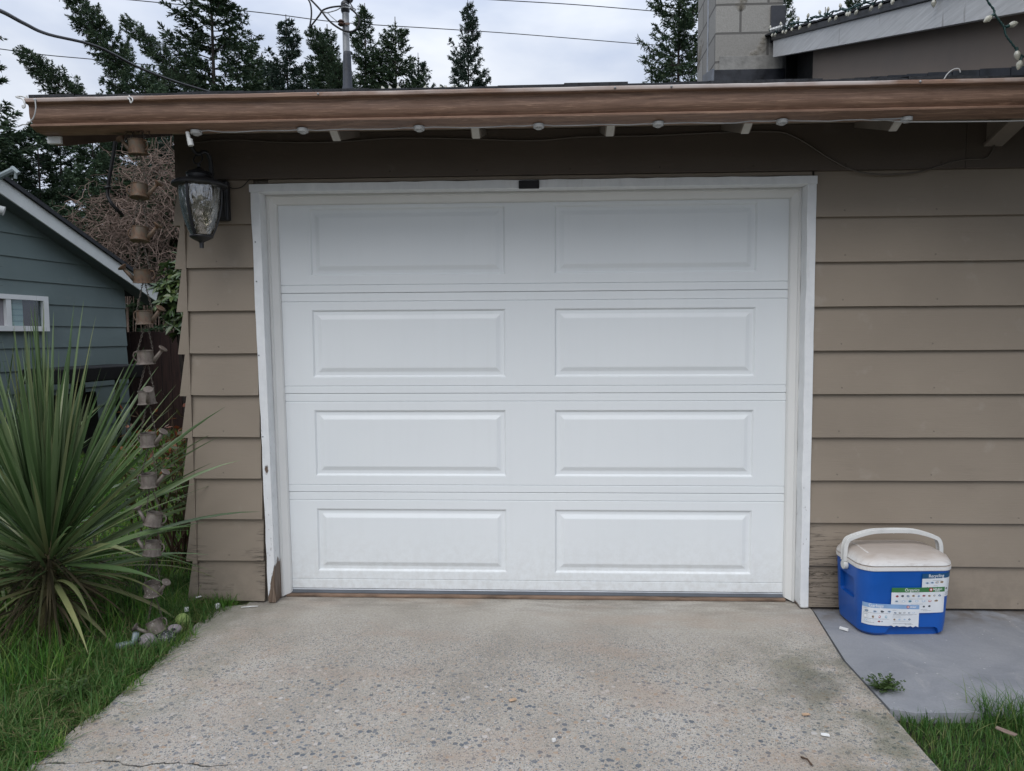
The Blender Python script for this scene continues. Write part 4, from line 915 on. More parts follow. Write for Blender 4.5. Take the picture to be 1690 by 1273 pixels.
def star(parent, x, z, r, off):
    q = MB(); q.mi = 0; q.add([surf(x+r*1.35*math.cos(2*math.pi*j/18), z+r*1.35*math.sin(2*math.pi*j/18), off) for j in range(18)], [tuple(range(18))]); q.mi = 1
    pts = [surf(x+(r if j % 2 == 0 else r*.45)*math.sin(math.pi*j/5), z+(r if j % 2 == 0 else r*.45)*math.cos(math.pi*j/5), off+.0004) for j in range(10)]; q.add(pts, [tuple(range(10))])
    return cbuild(q, 'star_emblem', [m_red, m_wht], parent)
star(s2_, .1245, .2040, .0060, .0024)
s3_, zh = sticker('sticker', -.150, .078, .052, .146, m_lblue, .0185, .0026, -.030, True, 'Garbage', -.128, .0185, 'white garbage sticker with a pale blue header and torn bottom edge')
its = [(-.143+i*.029, .106, .019, .011, [0,6,4,6][i]) for i in range(4)]+[(-.142+i*.026, .081, .011, .014, [5,2,1,3][i]) for i in range(4)]+[(-.141,.066,.011,.009,6),(-.092,.063,.012,.010,1),(-.077,.064,.007,.008,4)]+[(-.028+i*.019, .102, .013, .008, [0,4,0,0,6][i]) for i in range(5)]+[(-.030+i*.021, .073, .012, .009, [2,6,6,4][i]) for i in range(4)]
picts(s3_, its, .0032, [(-.144,.122,.014),(-.144,.1035,.10),(-.144,.0965,.016),(-.139,.078,.095),(-.139,.0615,.034),(-.033,.1165,.016),(-.030,.099,.098),(-.030,.096,.08),(-.033,.088,.034),(-.030,.070,.068),(-.030,.0595,.078),(.020,.0555,.034)])
star(s3_, .030, .1315, .0045, .0034); lettering('REPUBLIC', .037, .1290, .0070, m_wht, s3_, .0034, -.030, True)

# ------------------------------------------------------------------ neighbour's green house
GC = Vector((-5.346, 5.657, 0)); gd = Vector((.129, .992, 0)).normalized(); gn = Vector((gd.y, -gd.x, 0))     # gn faces our garage
nh = thing('green_house', 'neighbouring green lap-sided house with a pale sloping rake board', 'house', GC)
def gp_(t_, z, o=0): p = GC+gd*t_+gn*o; return Vector((p.x, p.y, z))
def pix_g(u, v, o=0):
    p = atp(u, v, GC+gn*o, gn); return (p-GC-gn*o).dot(gd), p.z
ra, rb = pix_g(0,318,.22), pix_g(262,500,.22); rk_s = (rb[1]-ra[1])/(rb[0]-ra[0])
ta, tb_ = pix_g(0,292,.22), pix_g(268,487,.22)
def rake_low(t_): return ra[1]+(t_-ra[0])*rk_s
RH = .5*((ta[1]-rake_low(ta[0]))+(tb_[1]-rake_low(tb_[0])))
lapg = .243; zs = [-.05+lapg*i for i in range(0, 34)]
off_z = pix_g(215,571)[1]; zs = [off_z-math.ceil((off_z+.1)/lapg)*lapg+lapg*i for i in range(0, 34)]
t0 = -9.0
q = MB()
for z0, z1 in zip(zs[:-1], zs[1:]):
    te0 = min(0, (z0-.02-ra[1])/rk_s+ra[0]); te1 = min(0, (z1-.02-ra[1])/rk_s+ra[0])
    if te0 < t0: break
    q.add([gp_(t0,z0,.016),gp_(te0,z0,.016),gp_(te1,z1+.01,.001),gp_(t0,z1+.01,.001),gp_(t0,z0,.0),gp_(te0,z0,.0)], [(0,1,2,3),(0,4,5,1)])
q.build('siding_wall', m_sidegreen, nh, fixn=False)
q = MB(); poly_t = [(t0,-.1),(0,-.1),(0,rake_low(0)),(t0,rake_low(t0))]
q.add([gp_(a,b,-.005) for a,b in poly_t]+[gp_(a,b,-3.0) for a,b in poly_t], [(0,1,2,3),(1,5,6,2)]); q.build('rear_wall', m_sidegreen, nh, fixn=False)
te = rb[0]+.08
def pr_g(mb, poly, o0, o1):
    n = len(poly); mb.add([gp_(a,b,o0) for a,b in poly]+[gp_(a,b,o1) for a,b in poly], [tuple(range(n)), tuple(range(n,2*n))[::-1]]+[(i,(i+1)%n,n+(i+1)%n,n+i) for i in range(n)])
m_rake = M('pale_rake_paint', (.62, .64, .62), .6, .06, 4, .15, 40)
q = MB(); pr_g(q, [(t0,rake_low(t0)),(te,rake_low(te)),(te,rake_low(te)+RH),(t0,rake_low(t0)+RH)], .20, .22); q.build('rake_board', m_rake, nh)
q = MB(); pr_g(q, [(t0,rake_low(t0)+.01),(te,rake_low(te)+.01),(te,rake_low(te)+.04),(t0,rake_low(t0)+.04)], -.02, .199); q.build('soffit', M('grey_soffit', (.14,.16,.165), .8), nh)
q = MB(); pr_g(q, [(t0,rake_low(t0)+RH+.003),(te+.05,rake_low(te+.05)+RH+.003),(te+.05,rake_low(te+.05)+RH+.05),(t0,rake_low(t0)+RH+.05)], -4, .25); q.build('roof', m_shingle, nh)
# window
wa, wb_, wc, wd = pix_g(-20,484,.03), pix_g(77,490,.03), pix_g(76,547,.03), pix_g(-20,545,.03)
wt0, wt1, wz0, wz1 = wa[0], (wb_[0]+wc[0])/2, wc[1], wb_[1]
q = MB(); fwid = .05
for a, b, c_, d in ((wt0,wt1,wz1-fwid,wz1),(wt0,wt1,wz0,wz0+fwid*1.1),(wt1-fwid*1.4,wt1,wz0+fwid*1.1,wz1-fwid)): pr_g(q, [(a,c_),(b,c_),(b,d),(a,d)], .022, .066)
tm = pix_g(11,515,.03)[0]; pr_g(q, [(tm-.03,wz0+fwid*1.1),(tm+.03,wz0+fwid*1.1),(tm+.03,wz1-fwid),(tm-.03,wz1-fwid)], .022, .060)
win = q.build('window', m_white, nh)
t = NT('window_blind'); z = t.sep(t.co())[2]; wv = t.math('FRACT', t.math('MULTIPLY', z, 16)); c = t.mix(t.rng(wv, .0, .35), (.22,.32,.31), (.40,.52,.50)); m_blind = t.fin(c, .5, None, 0, .4)
q = MB(); pr_g(q, [(tm+.03,wz0+.05),(wt1-.30,wz0+.05),(wt1-.30,wz1-.05),(tm+.03,wz1-.05)], .018, .021); q.build('blind', m_blind, win)
q = MB(); pr_g(q, [(wt1-.30,wz0+.05),(wt1-.10,wz0+.05),(wt1-.10,wz1-.05),(wt1-.30,wz1-.05)], .018, .021); q.build('brown_panel', M('brown_wood', (.055,.024,.016), .6), win)
q = MB(); pr_g(q, [(wt0,wz0+.05),(tm-.03,wz0+.05),(tm-.03,wz1-.05),(wt0,wz1-.05)], .018, .021); q.build('curtain', M('grey_curtain', (.30,.28,.30), .9, .2, 10, .4, 12), win)
q = MB(); pr_g(q, [(tm+.03,wz0+.05),(wt1-.05,wz0+.05),(wt1-.05,wz1-.05),(tm+.03,wz1-.05)], .030, .032); q.build('pane', m_wglass, win)
q = MB(); fa = pix_g(7,349,.25); p = gp_(fa[0],fa[1],.25); q.tube([p-gd*.02-Vector((.10,.04,-.04)), p], .036, 14, .046); q.ball(p-Vector((.10,.04,-.04)), .04); q.build('floodlight', m_whiteplastic, nh, smooth=True, auto=40)
q = MB(); g1, g2 = at(-30,306,1,3.6), at(23,280,1,3.6); q.tube([g1,g2], .03, 8); q.tube([g2+Vector((-.02,0,.02)),g2+Vector((.045,0,-.04))], .022, 6); q.tube([g2+Vector((.02,0,-.01)),g2+Vector((.01,0,-.09))], .014, 6); q.build('roof_pipe', M('grey_green_pipe', (.23,.27,.28), .5), nh, smooth=True, auto=40)
# black outdoor table against that wall
tcen = gp_(-.85, 0, .5); tp = [pix_g(u, v, .5) for u, v in ((70,606),(213,604))]
ta_, tb2 = tp[0][0], tp[1][0]; tz = .5*(tp[0][1]+tp[1][1])
tbl = thing('outdoor_table', 'black outdoor table with a thick dark top beside the green wall', 'table', gp_((ta_+tb2)/2,0,.5))
q = MB(); pr_g(q, [(ta_,tz-.16),(tb2,tz-.16),(tb2,tz),(ta_,tz)], .25, .70); q.build('table_top', m_dark, tbl, bevel=.015)
for a, w in ((ta_+.35*(tb2-ta_)+.05,.05),(tb2-.14,.02),(ta_+.10,.03)):
    q = MB(); pr_g(q, [(a-w,-.03),(a+w,-.03),(a+w,tz-.162),(a-w,tz-.162)], .42, .42+2*w); q.build('leg', m_dark, tbl, bevel=.006)
q = MB(); pr_g(q, [(ta_+.2,.0),(ta_+.75*(tb2-ta_),.0),(ta_+.72*(tb2-ta_),tz-.3),(ta_+.23,tz-.3)], .30, .34); q.build('back_panel', m_dark, tbl, bevel=.01)
# grey bucket and rocks by the wall
bk = atp(32, 735, (0,0,0), Vector((0,0,1))); 
q = MB(); bkt = [(.0005,.0),(.13,.0),(.16,.30),(.17,.31),(.155,.30),(.125,.02),(.0005,.02)]; q.lathe(bkt, (bk.x,bk.y,-.03), 20); tag(q.build('metal_bucket', m_steel, smooth=True, auto=35), 'grey metal bucket by the green wall, behind the sword leaves', 'bucket')
m_rock = M('pale_rock', (.30, .235, .20), .9, .25, 8, .6, 20)
for k, (u, v, r, lab) in enumerate(((28,742,.07,'pinkish rock lying below the green house window, nearest the bucket'),(14,750,.06,'small pinkish rock at the left picture edge by the green house'),(58,741,.05,'smallest pale rock behind the sword leaves near the green wall'))):
    p = atp(u, v, (0,0,0), Vector((0,0,1))); q = MB(); q.ball((p.x,p.y,.02), (r,r*.8,r*.8), 12, 8)
    q.v = [(x+random.uniform(-.1,.1)*r, y+random.uniform(-.1,.1)*r, z+random.uniform(-.1,.1)*r) for x,y,z in q.v]; tag(q.build('rock', m_rock, smooth=True), lab, 'rock', 'rocks by the green wall')
# brown fence
fn = thing('board_fence', 'dark brown board fence between the green house and the garage', 'fence', (-4.2,6.2,0))
q = MB(); x = -5.75
while x < -1.0:
    w = .135+random.uniform(-.004,.004); q.box(x, x+w, 6.2, 6.22, -.05, 1.34+random.uniform(-.006,.006)); x += w+.006
q.build('board_panel', m_fence, fn, bevel=.003)
for x in (-5.5,-3.1,-1.2):
    q = MB(); q.box(x-.045,x+.045,6.222,6.31,-.05,1.28); q.build('post', m_fence, fn)
q = MB(); q.box(-5.75,-1.0,6.2215,6.26,.3,.39); q.box(-5.75,-1.0,6.2215,6.26,1.05,1.14); q.build('rail', m_fence, fn)

# ------------------------------------------------------------------ vegetation
def nrm(a): return a/np.maximum(np.linalg.norm(a, axis=-1, keepdims=True), 1e-9)
def cards(P, D, Lh, Wd, rng, fold=None):
    """diamond-shaped leaflets: base point P, direction D, length, width -> verts, quads"""
    n = len(P); up_ = np.tile(np.array([0,0,1.0]), (n,1)); s = np.cross(D, up_+rng.normal(0,.6,(n,3))); s = nrm(s)
    Lh = np.broadcast_to(np.asarray(Lh, float).reshape(-1,1), (n,1)); Wd = np.broadcast_to(np.asarray(Wd, float).reshape(-1,1), (n,1))
    v = np.stack([P, P+D*Lh*.45+s*Wd*.5, P+D*Lh, P+D*Lh*.45-s*Wd*.5], 1).reshape(-1,3)
    f = np.arange(n*4).reshape(-1,4); return v, f
class Acc:
    def __init__(s): s.v = []; s.f = []; s.n = 0
    def add(s, v, f): s.v.append(v); s.f.append(f+s.n); s.n += len(v)
    def get(s): return np.concatenate(s.v), np.concatenate(s.f)

def conifer_data(seed, H, Rb, zmin, step=.32, nb=(4,6), droop=.25, leaf=.13, tw=1.0, gap=.0, prof=.85):
    rng = np.random.default_rng(seed); A = Acc(); limbs = MB()
    z = zmin
    while z < H*.985:
        t_ = z/H; Lmax = Rb*(1-t_)**prof+.10
        for b_ in range(rng.integers(*nb)):
            if rng.random() < gap: continue
            az = rng.uniform(0, 2*math.pi); Lb = Lmax*rng.uniform(.62,1.18); el = (-droop+ (droop+.75)*t_**2.2)+rng.normal(0,.10)
            m = max(6, int(Lb/.10)); s = np.linspace(0,1,m); 
            rr = s*Lb; hh = rr*math.tan(el)+ .22*Lb*(s**2.4)*(.6+.4*t_)-.05*Lb*np.sin(s*math.pi)
            base = np.stack([np.cos(az)*rr, np.sin(az)*rr, z+hh], -1)
            az2 = rng.normal(0,.12); base[:,0] += -np.sin(az)*az2*rr*s; base[:,1] += np.cos(az)*az2*rr*s
            tang = nrm(np.gradient(base, axis=0)); side = nrm(np.cross(tang, np.array([0,0,1.0])))
            if Lb > .35: limbs.tube([tuple(p) for p in base[::max(1,m//4)]], .008+.010*Lb, 4, .004, cap=False)
            # twigs
            k = max(8, int(Lb*32*tw)); ss = rng.uniform(.10,1,k)**.75; idx = np.minimum((ss*(m-1)).astype(int), m-1)
            sg = rng.choice([-1,1],k); P0 = base[idx]; tl = (.10+.38*Lb*(1-ss)*.8+.05)*rng.uniform(.6,1.2,k); tl = np.minimum(tl, .55)
            D = nrm(tang[idx]*rng.uniform(.5,1.0,(k,1))+side[idx]*(sg*rng.uniform(.5,1.0,k))[:,None]+np.array([0,0,1.0])*rng.normal(-.10,.22,(k,1)))
            # tip
            P0 = np.vstack([P0, base[-3:-2]]); D = np.vstack([D, tang[-1:]]); tl = np.append(tl, .22)
            for j in range(len(P0)):
                q = max(5, int(tl[j]/.022)); u_ = np.linspace(.0,1,q)[:,None]
                pp = P0[j]+D[j]*tl[j]*u_+np.array([0,0,-.28])*tl[j]*u_**2
                rd = rng.normal(0,1,(q,3)); dd = nrm(D[j]*1.0+nrm(rd)*.62+np.array([0,0,-.12]))
                v, f = cards(pp, dd, leaf*rng.uniform(.7,1.4,q)*(1.1-.5*u_[:,0]), leaf*.27, rng); A.add(v, f)
        z += step*rng.uniform(.7,1.25)*(1.15-.55*t_)
    # leader shoots
    for zz in np.linspace(H*.93,H,10):
        q = 12; pp = np.tile([0,0,zz],(q,1)); rd = rng.normal(0,1,(q,3)); dd = nrm(nrm(rd)*.8+np.array([0,0,.7])); v, f = cards(pp, dd, leaf*.8, leaf*.28, rng); A.add(v, f)
    limbs.tube([(0,0,-.3),(0,0,H*.4),(0,0,H*.8),(0,0,H*1.02)], .011*H*.62, 8, .012)
    return A.get(), limbs
CON = {}
def conifer(kind): 
    if kind not in CON:
        kw = dict(top=dict(seed=3,H=12,Rb=3.1,zmin=6.8,step=.27), top2=dict(seed=11,H=12,Rb=3.6,zmin=6.8,step=.28,droop=.15,gap=.05), thin=dict(seed=5,H=12,Rb=2.4,zmin=7.6,step=.32,nb=(4,6),gap=.05,droop=.05),
                  full=dict(seed=21,H=12,Rb=3.6,zmin=.6,step=.40,droop=.30,leaf=.17,tw=.8), full2=dict(seed=22,H=12,Rb=3.4,zmin=.8,step=.40,droop=.42,leaf=.17,tw=.8,gap=.08), lean=dict(seed=31,H=5,Rb=1.05,zmin=1.0,step=.20,nb=(4,6),droop=-.55,leaf=.12,prof=.6))[kind]
        CON[kind] = conifer_data(**kw)
    return CON[kind]
MESH = {}
def tree(kind, label, base, s, rz, lean=(0,0), sxy=1.0, mat=None, group='conifers behind the garage'):
    mat = mat or m_needle
    root = thing('conifer_tree', label, 'tree', base, group)
    key = (kind, mat.name)
    if key not in MESH:
        (v, f), lb = conifer(kind); cr_ = npmesh('crown', v, f, mat, root); tr_ = lb.build('trunk', m_bark, None, smooth=True); tr_.parent = root; MESH[key] = (cr_, tr_)
    else:
        for o in MESH[key]: c_ = o.copy(); C.objects.link(c_); c_.parent = root
    root.scale = (s*sxy, s*sxy, s); root.rotation_euler = Euler((R(lean[0]), R(lean[1]), 0)); 
    # spin about own axis
    root.rotation_euler = (Euler((R(lean[0]), R(lean[1]), 0)).to_matrix() @ Euler((0,0,rz)).to_matrix()).to_euler()
    return root
def sky_tree(kind, label, u, v, y, sxy=1, rz=0, mat=None, zoff=0):
    p = at(u, v, 1, y); H = 12; s = p.z/H; return tree(kind, label, (p.x, y, 0), s, rz, sxy=sxy, mat=mat)
sky_tree('top2', 'tallest dark conifer, its tip above the frame, left of the roof mast', 346, -75, 15, 1.15, .3)
sky_tree('thin', 'small conifer tip between the tallest conifer and the pointed one', 415, 70, 18, .9, 1.1)
sky_tree('top', 'pointed narrow conifer with a long thin leader left of the mast', 472, 36, 20, 1.0, 2.0, m_needle2)
sky_tree('thin', 'ragged conifer tip directly left of the roof mast', 540, 52, 17, 1.15, .8)
sky_tree('top', 'conifer directly right of the mast, taller of the close pair', 602, 18, 18, .95, 4.0)
sky_tree('top2', 'bushier conifer right of the mast, lower of the close pair', 652, 40, 18, 1.05, 2.5)
sky_tree('top', 'solitary conifer standing clear against the sky right of center', 772, 10, 22, .78, 1.3, m_needle2)
sky_tree('top2', 'big dark conifer beside the left face of the block chimney', 1122, -120, 15, .80, 5.1)
sky_tree('thin', 'slender conifer tip just right of the block chimney', 1296, -8, 24, .9, .4)
sky_tree('thin', 'small conifer tip peeping above the string-lit roof', 1362, 24, 24, 1.0, 2.4)
sky_tree('top', 'rounder conifer top above the rake, furthest right', 1412, -22, 24, .75, 3.3)
sky_tree('top2', 'low broad conifer filling the gap right of the tallest conifer', 432, 98, 22, 1.5, 2.2, m_needle)
sky_tree('top2', 'low broad conifer showing just left of the mast base', 528, 96, 22, 1.5, 5.2, m_needle)
sky_tree('top2', 'low conifer bough mass right of the close pair', 690, 98, 20, .8, 1.9, m_needle2)
sky_tree('top2', 'low broad conifer behind the foot of the leaning tops', 270, 122, 20, 1.4, .9, m_needle)
# tips that lean to the left (blown)
def lean_tree(label, tip, foot, y, rz, w=1):
    a, b = at(*tip, 1, y), at(*foot, 1, y); d = a-b; ang = math.degrees(math.atan2(d.x, d.z)); s = d.length/4.4; base = b-d.normalized()*(.35*s)
    return tree('lean', label, base, s, rz, (0, ang), w, mat=m_needle, group='leaning conifer tips')
lean_tree('large shaggy conifer top leaning far to the left under the thick cable', (124,2), (268,205), 13, .5, .86)
lean_tree('lowest and smallest leaning conifer tip near the gutter end', (42,92), (182,215), 13, 2.2, .85)
lean_tree('thin conifer limb leaning left against the tallest conifer', (213,40), (352,178), 14, 4.0, .66)
lean_tree('short leaning conifer tip left of the roof mast', (516,58), (590,180), 16, 1.0, 1.0)
# dense mass on the left under the eave
def mass(kind, label, u, vtop, y, rz, sxy, mat):
    p = at(u, vtop, 1, y); tree(kind, label, (p.x, y, 0), p.z/12, rz, sxy=sxy, mat=mat, group='dense conifers behind the green house')
mass('full', 'tall conifer cut by the left picture edge', -78, -60, 11.0, .2, 1.0, m_needle3)
mass('full2', 'broad drooping conifer under the left end of the gutter', 95, 165, 13.5, 1.4, .95, m_needle2)
mass('full', 'dark conifer behind the hanging black lead', 190, 150, 15, 2.9, .95, m_needle3)
mass('full2', 'conifer behind the upper rusty cans by the garage corner', 262, 140, 12.5, 4.4, .85, m_needle3)
mass('full', 'low conifer directly above the green house roof', 20, 230, 16.5, 5.6, 1.25, m_needle2)
mass('full', 'dense conifer right behind the hanging black lead and bramble', 150, 185, 11.0, 3.3, 1.0, m_needle3)
mass('full2', 'dark conifer low behind the left end of the green roof', 60, 200, 12.0, 1.0, 1.1, m_needle3)
mass('full', 'dense conifer close behind the garage corner and lantern', 300, 170, 11.5, 2.0, 1.05, m_needle2)
mass('full2', 'farthest conifer filling the gap behind the bramble', 330, 160, 18, 3.7, 1.1, m_needle2)

for u_, v_, y_, rz_, lab_ in ((205,285,10.2,.4,'young conifer low behind the bramble, over the green roof'),(292,275,10.0,2.6,'young conifer low behind the bramble, next to the garage corner'),(245,330,9.6,4.1,'smallest young conifer right behind the bramble tangle')):
    mass('full', lab_, u_, v_, y_, rz_, 1.9, m_needle3)
# bare bramble tangle
def vine(a, d, n, rng, r=.006):
    p = np.array(a, float); d = np.array(d, float); pts = [tuple(p)]
    for i in range(n):
        d = nrm((d+rng.normal(0,.42,3)+np.array([0,0,-.10]))[None])[0]; p = p+d*.085; pts.append(tuple(p))
    return pts
rng = np.random.default_rng(44); mb = MB()
for k in range(900):
    u = rng.normal(232,52); lo, hi = 250+(max(0,230-u))*1.0, 470
    v = rng.uniform(lo, hi) if u > 215 else rng.uniform(322+abs(u-215)*.1, 420)
    u = min(max(u,120),330); p = at(u, v, 1, 8.6+rng.normal(0,.35)); az = rng.uniform(0,2*math.pi)
    P = vine(p, (math.cos(az), math.sin(az)*.5, rng.normal(.15,.5)), rng.integers(5,11), rng); mb.tube(P, .0065, 3, .003, cap=False)
for k in range(26):   # long canes reaching up into the trees
    p = at(rng.uniform(215,300), rng.uniform(300,420), 1, 8.4); P = vine(p, (rng.normal(.05,.3), 0, 1.0), rng.integers(14,24), rng); mb.tube(P, .008, 3, .003, cap=False)
for k in range(40):
    p = at(rng.uniform(180,300), 470, 1, 8.6); mb.tube([(p.x+rng.normal(0,.1),p.y,-.05),(p.x+rng.normal(0,.1),p.y+rng.normal(0,.1),1.0),(p.x,p.y,p.z+rng.uniform(0,.5))], .010, 4, .006, cap=False)
tag(mb.build('bare_bramble', m_bramble, fixn=False), 'tangle of bare pinkish-brown vines above the green roof edge', 'shrub')

# broad-leaved shrub with whorled leaves
def whorl_shrub(label, cen, rad, n, seed, mat, name='broadleaf_shrub', L=.11, Wd=.035, per=(6,10)):
    rng = np.random.default_rng(seed); root = thing(name, label, 'shrub', (cen[0], cen[1], 0)); A = Acc(); st = MB()
    for k in range(n):
        d = nrm(rng.normal(0,1,(1,3)))[0]; rr = rng.uniform(.25,1)**.5; p = np.array(cen)+d*np.array(rad)*rr
        if k % 4 == 0: st.tube([(cen[0]+rng.normal(0,.05), cen[1], .0), tuple((np.array(cen)+p)/2-np.array([0,0,.15])), tuple(p)], .010, 4, .004, cap=False)
        ax_ = nrm((d*.7+np.array([0,-.2,.75])+rng.normal(0,.25,3))[None])[0]; m = rng.integers(*per)
        x = nrm(np.cross(ax_, [0.3,.9,.1])[None])[0]; y = np.cross(ax_, x)
        for j in range(m):
            a = 2*math.pi*j/m+rng.normal(0,.2); o = x*math.cos(a)+y*math.sin(a); dl = nrm((o*1.0+ax_*rng.uniform(-.15,.55))[None])[0]; s = np.cross(dl, ax_); s = s/max(np.linalg.norm(s),1e-6); ll = L*rng.uniform(.7,1.15); w = Wd*rng.uniform(.8,1.2)
            nn = np.cross(s, dl)*.006; dp_ = np.array([0,0,-.16])*ll
            V = np.array([p, p+dl*ll*.4+s*w*.5+nn, p+dl*ll*.75+s*w*.38+nn+dp_*.5, p+dl*ll+dp_, p+dl*ll*.75-s*w*.38+nn+dp_*.5, p+dl*ll*.4-s*w*.5+nn]); A.add(V, np.array([[0,1,2,3],[0,3,4,5]]))
    v, f = A.get(); lf = npmesh('foliage', v-np.array([cen[0],cen[1],0]), f, mat, root)
    stm = st.build('stem', m_bark, root); return root
c0 = at(300, 478, 1, 4.6); whorl_shrub('glossy green broad-leaved shrub showing behind the garage corner', (c0.x+.08, 4.6, c0.z-.10), (.36,.30,.52), 170, 9, m_rhodo, L=.13, Wd=.044)
c0 = at(262, 440, 1, 8.0)
# red-leaved shrub at the garage's side
rng = np.random.default_rng(77); nx_, ny_ = -2.08, .62
root = thing('red_leaved_shrub', 'twiggy shrub with orange-red top leaves beside the garage wall', 'shrub', (nx_, ny_, 0)); A = Acc(); B = Acc(); st = MB()
for k in range(34):
    b0 = np.array([nx_+rng.normal(0.02,.07), ny_+rng.normal(0,.08), -.03]); h = rng.uniform(.45,.95); tip = np.array([nx_+rng.normal(-.05,.20), ny_+rng.normal(0,.2), h]); mid = (b0+tip)/2+rng.normal(0,.04,3)
    st.tube([tuple(b0), tuple(mid), tuple(tip)], .0055, 4, .002, cap=False)
    for q_ in range(20):
        f_ = rng.uniform(.45,1); p = b0*(1-f_)+tip*f_+rng.normal(0,.055,3); d = nrm(rng.normal(0,1,(1,3))+np.array([[0,0,-.1]])); v, f = cards(p[None], d, rng.uniform(.035,.065), rng.uniform(.016,.026), rng)
        (A if p[2] > .62+rng.normal(0,.10) else B).add(v, f)
O = np.array([nx_, ny_, 0])
v, f = A.get(); npmesh('red_leaves', v-O, f, m_redleaf, root); v, f = B.get(); npmesh('green_leaves', v-O, f, m_greenleaf, root); st.build('stem', m_twig, root)

# sword-leaved plants
def sword_plant(label, base, head, n, seed, Lr=(.62,1.0), mat=m_sword, nold=26):
    rng = np.random.default_rng(seed); root = thing('sword_leaf_plant', label, 'plant', base); hd = np.array(head); bs = np.array(base)
    def leaf(p0, az, el, Ln, w, bend, acc, twist=0, kink=None, m=11):
        d0 = np.array([math.cos(az)*math.cos(el), math.sin(az)*math.cos(el), math.sin(el)]); s0 = np.array([-math.sin(az), math.cos(az), 0]); p = np.array(p0, float); d = d0.copy(); V = []; seg = Ln/(m-1)
        for i in range(m):
            f = i/(m-1); wid = w*(min(1, .55+f*2.2) if f < .25 else 1)*(1-max(0,(f-.45)/.55)**1.5)+.0006; tw = twist*f; nv = np.cross(s0, d); s = s0*math.cos(tw)+nv*math.sin(tw); nn = np.cross(s, d); vfold = nn*wid*.22
            V += [p-s*wid*.5+vfold, p, p+s*wid*.5+vfold]
            b_ = bend*f**1.3 if kink is None else (bend*.3 if f < kink else (bend*9 if f < kink+.12 else bend*.2))
            d = d+np.array([0,0,-1.0])*b_*seg*1.0/.09*.1; d = d/np.linalg.norm(d); p = p+d*seg
        F = []
        for i in range(m-1):
            a = i*3; F += [[a,a+1,a+4,a+3],[a+1,a+2,a+5,a+4]]
        acc.add(np.array(V), np.array(F))
    A = Acc(); Bq = Acc()
    for k in range(n):
        f = (k+.5)/n; el = R(89)-R(82)*f**1.25+rng.normal(0,.12); az = k*2.39996+rng.normal(0,.35)
        h0 = hd+np.array([math.cos(az)*.035, math.sin(az)*.035, .07-.24*f+rng.normal(0,.015)]); Ln = rng.uniform(*Lr)*(1-.10*f)*(.75 if rng.random() < .15 else 1); bend = .16+.50*f+abs(rng.normal(0,.28))
        leaf(h0, az, el, Ln, rng.uniform(.013,.024), bend, A, rng.normal(0,1.3), kink=(rng.uniform(.45,.8) if rng.random() < .06 else None))
    for k in range(nold):
        az = rng.uniform(0, 2*math.pi); h0 = hd+np.array([math.cos(az)*.03, math.sin(az)*.03, -.17-rng.uniform(0,.08)]); leaf(h0, az, R(rng.uniform(-30,25)), rng.uniform(.42,.68), rng.uniform(.016,.026), rng.uniform(.9,3.2), Bq, rng.normal(0,.6))
    Dq = Acc()
    for k in range(nold*7):
        az = rng.uniform(0, 2*math.pi); h0 = hd+np.array([math.cos(az)*.03, math.sin(az)*.03, -rng.uniform(.06,.30)]); leaf(h0, az, R(rng.uniform(-50,10)), rng.uniform(.22,.5), rng.uniform(.006,.014), rng.uniform(.6,4), Dq, rng.normal(0,1.5))
    v, f = Dq.get(); npmesh('dead_skirt', v-bs, f, m_deadleaf, root)
    v, f = A.get(); npmesh('sword_leaves', v-bs, f, mat, root); v, f = Bq.get(); npmesh('withered_leaves', v-bs, f, m_swordold, root)
    q = MB(); q.tube([(bs[0],bs[1],-.06),((bs[0]+hd[0])/2+.01,(bs[1]+hd[1])/2,hd[2]*.5),(hd[0],hd[1],hd[2])], .034, 12, .030); q.build('stem', M('fibrous_stem', (.13,.11,.05), .85, .4, 9, .6, 30, (6,6,1)), root, smooth=True)
    return root
sword_plant('big sword-leaved plant fanning out on the lawn beside the rusty can chain', (-2.09,-.47,0), (-2.06,-.47,.44), 300, 5, (.56,.96), nold=16)
sword_plant('second sword-leaved plant, half cut off by the left picture edge', (-2.66,-.05,0), (-2.66,-.05,.42), 130, 6, (.6,.88), nold=14)

# grass
def blades(pts, hmin, hmax, w, rng, lean=.45, seg=3):
    n = len(pts); az = rng.uniform(0,2*math.pi,n); h = rng.uniform(hmin,hmax,n)*rng.uniform(.6,1.1,n); ln = np.abs(rng.normal(0,lean,n))+.08
    d = np.stack([np.cos(az),np.sin(az),np.zeros(n)],-1); az2 = az+rng.normal(0,.6,n)+math.pi/2; s = np.stack([np.cos(az2),np.sin(az2),np.zeros(n)],-1)
    if np.ndim(w) == 0: w = np.full(n, w)
    V = []
    for k in range(seg+1):
        f = k/seg; c_ = pts+d*(h*ln*f**1.8)[:,None]+np.array([0,0,1.0])*(h*f*(1-.35*np.minimum(ln,1.4)*f))[:,None]; ww = (w*(1-.92*f**1.6)*.5)[:,None]
        V += [c_-s*ww, c_+s*ww]
    V = np.stack(V,1).reshape(-1,3); b = (np.arange(n)*(seg+1)*2)[:,None]; F = np.concatenate([b+np.array([[2*k,2*k+1,2*k+3,2*k+2]]) for k in range(seg)]); return V, F
rng = np.random.default_rng(99); A = Acc()
def region(n, x0, x1, y0, y1, keep):
    p = np.stack([rng.uniform(x0,x1,n), rng.uniform(y0,y1,n), np.full(n,-.04)],-1); return p[keep(p)]
def clump(p, sc, thr):
    v = np.sin(p[:,0]*sc+1.3*np.sin(p[:,1]*sc*.7))*np.cos(p[:,1]*sc*1.1+1.7*np.sin(p[:,0]*sc*.6)); return v+rng.normal(0,.5,len(p)) > thr
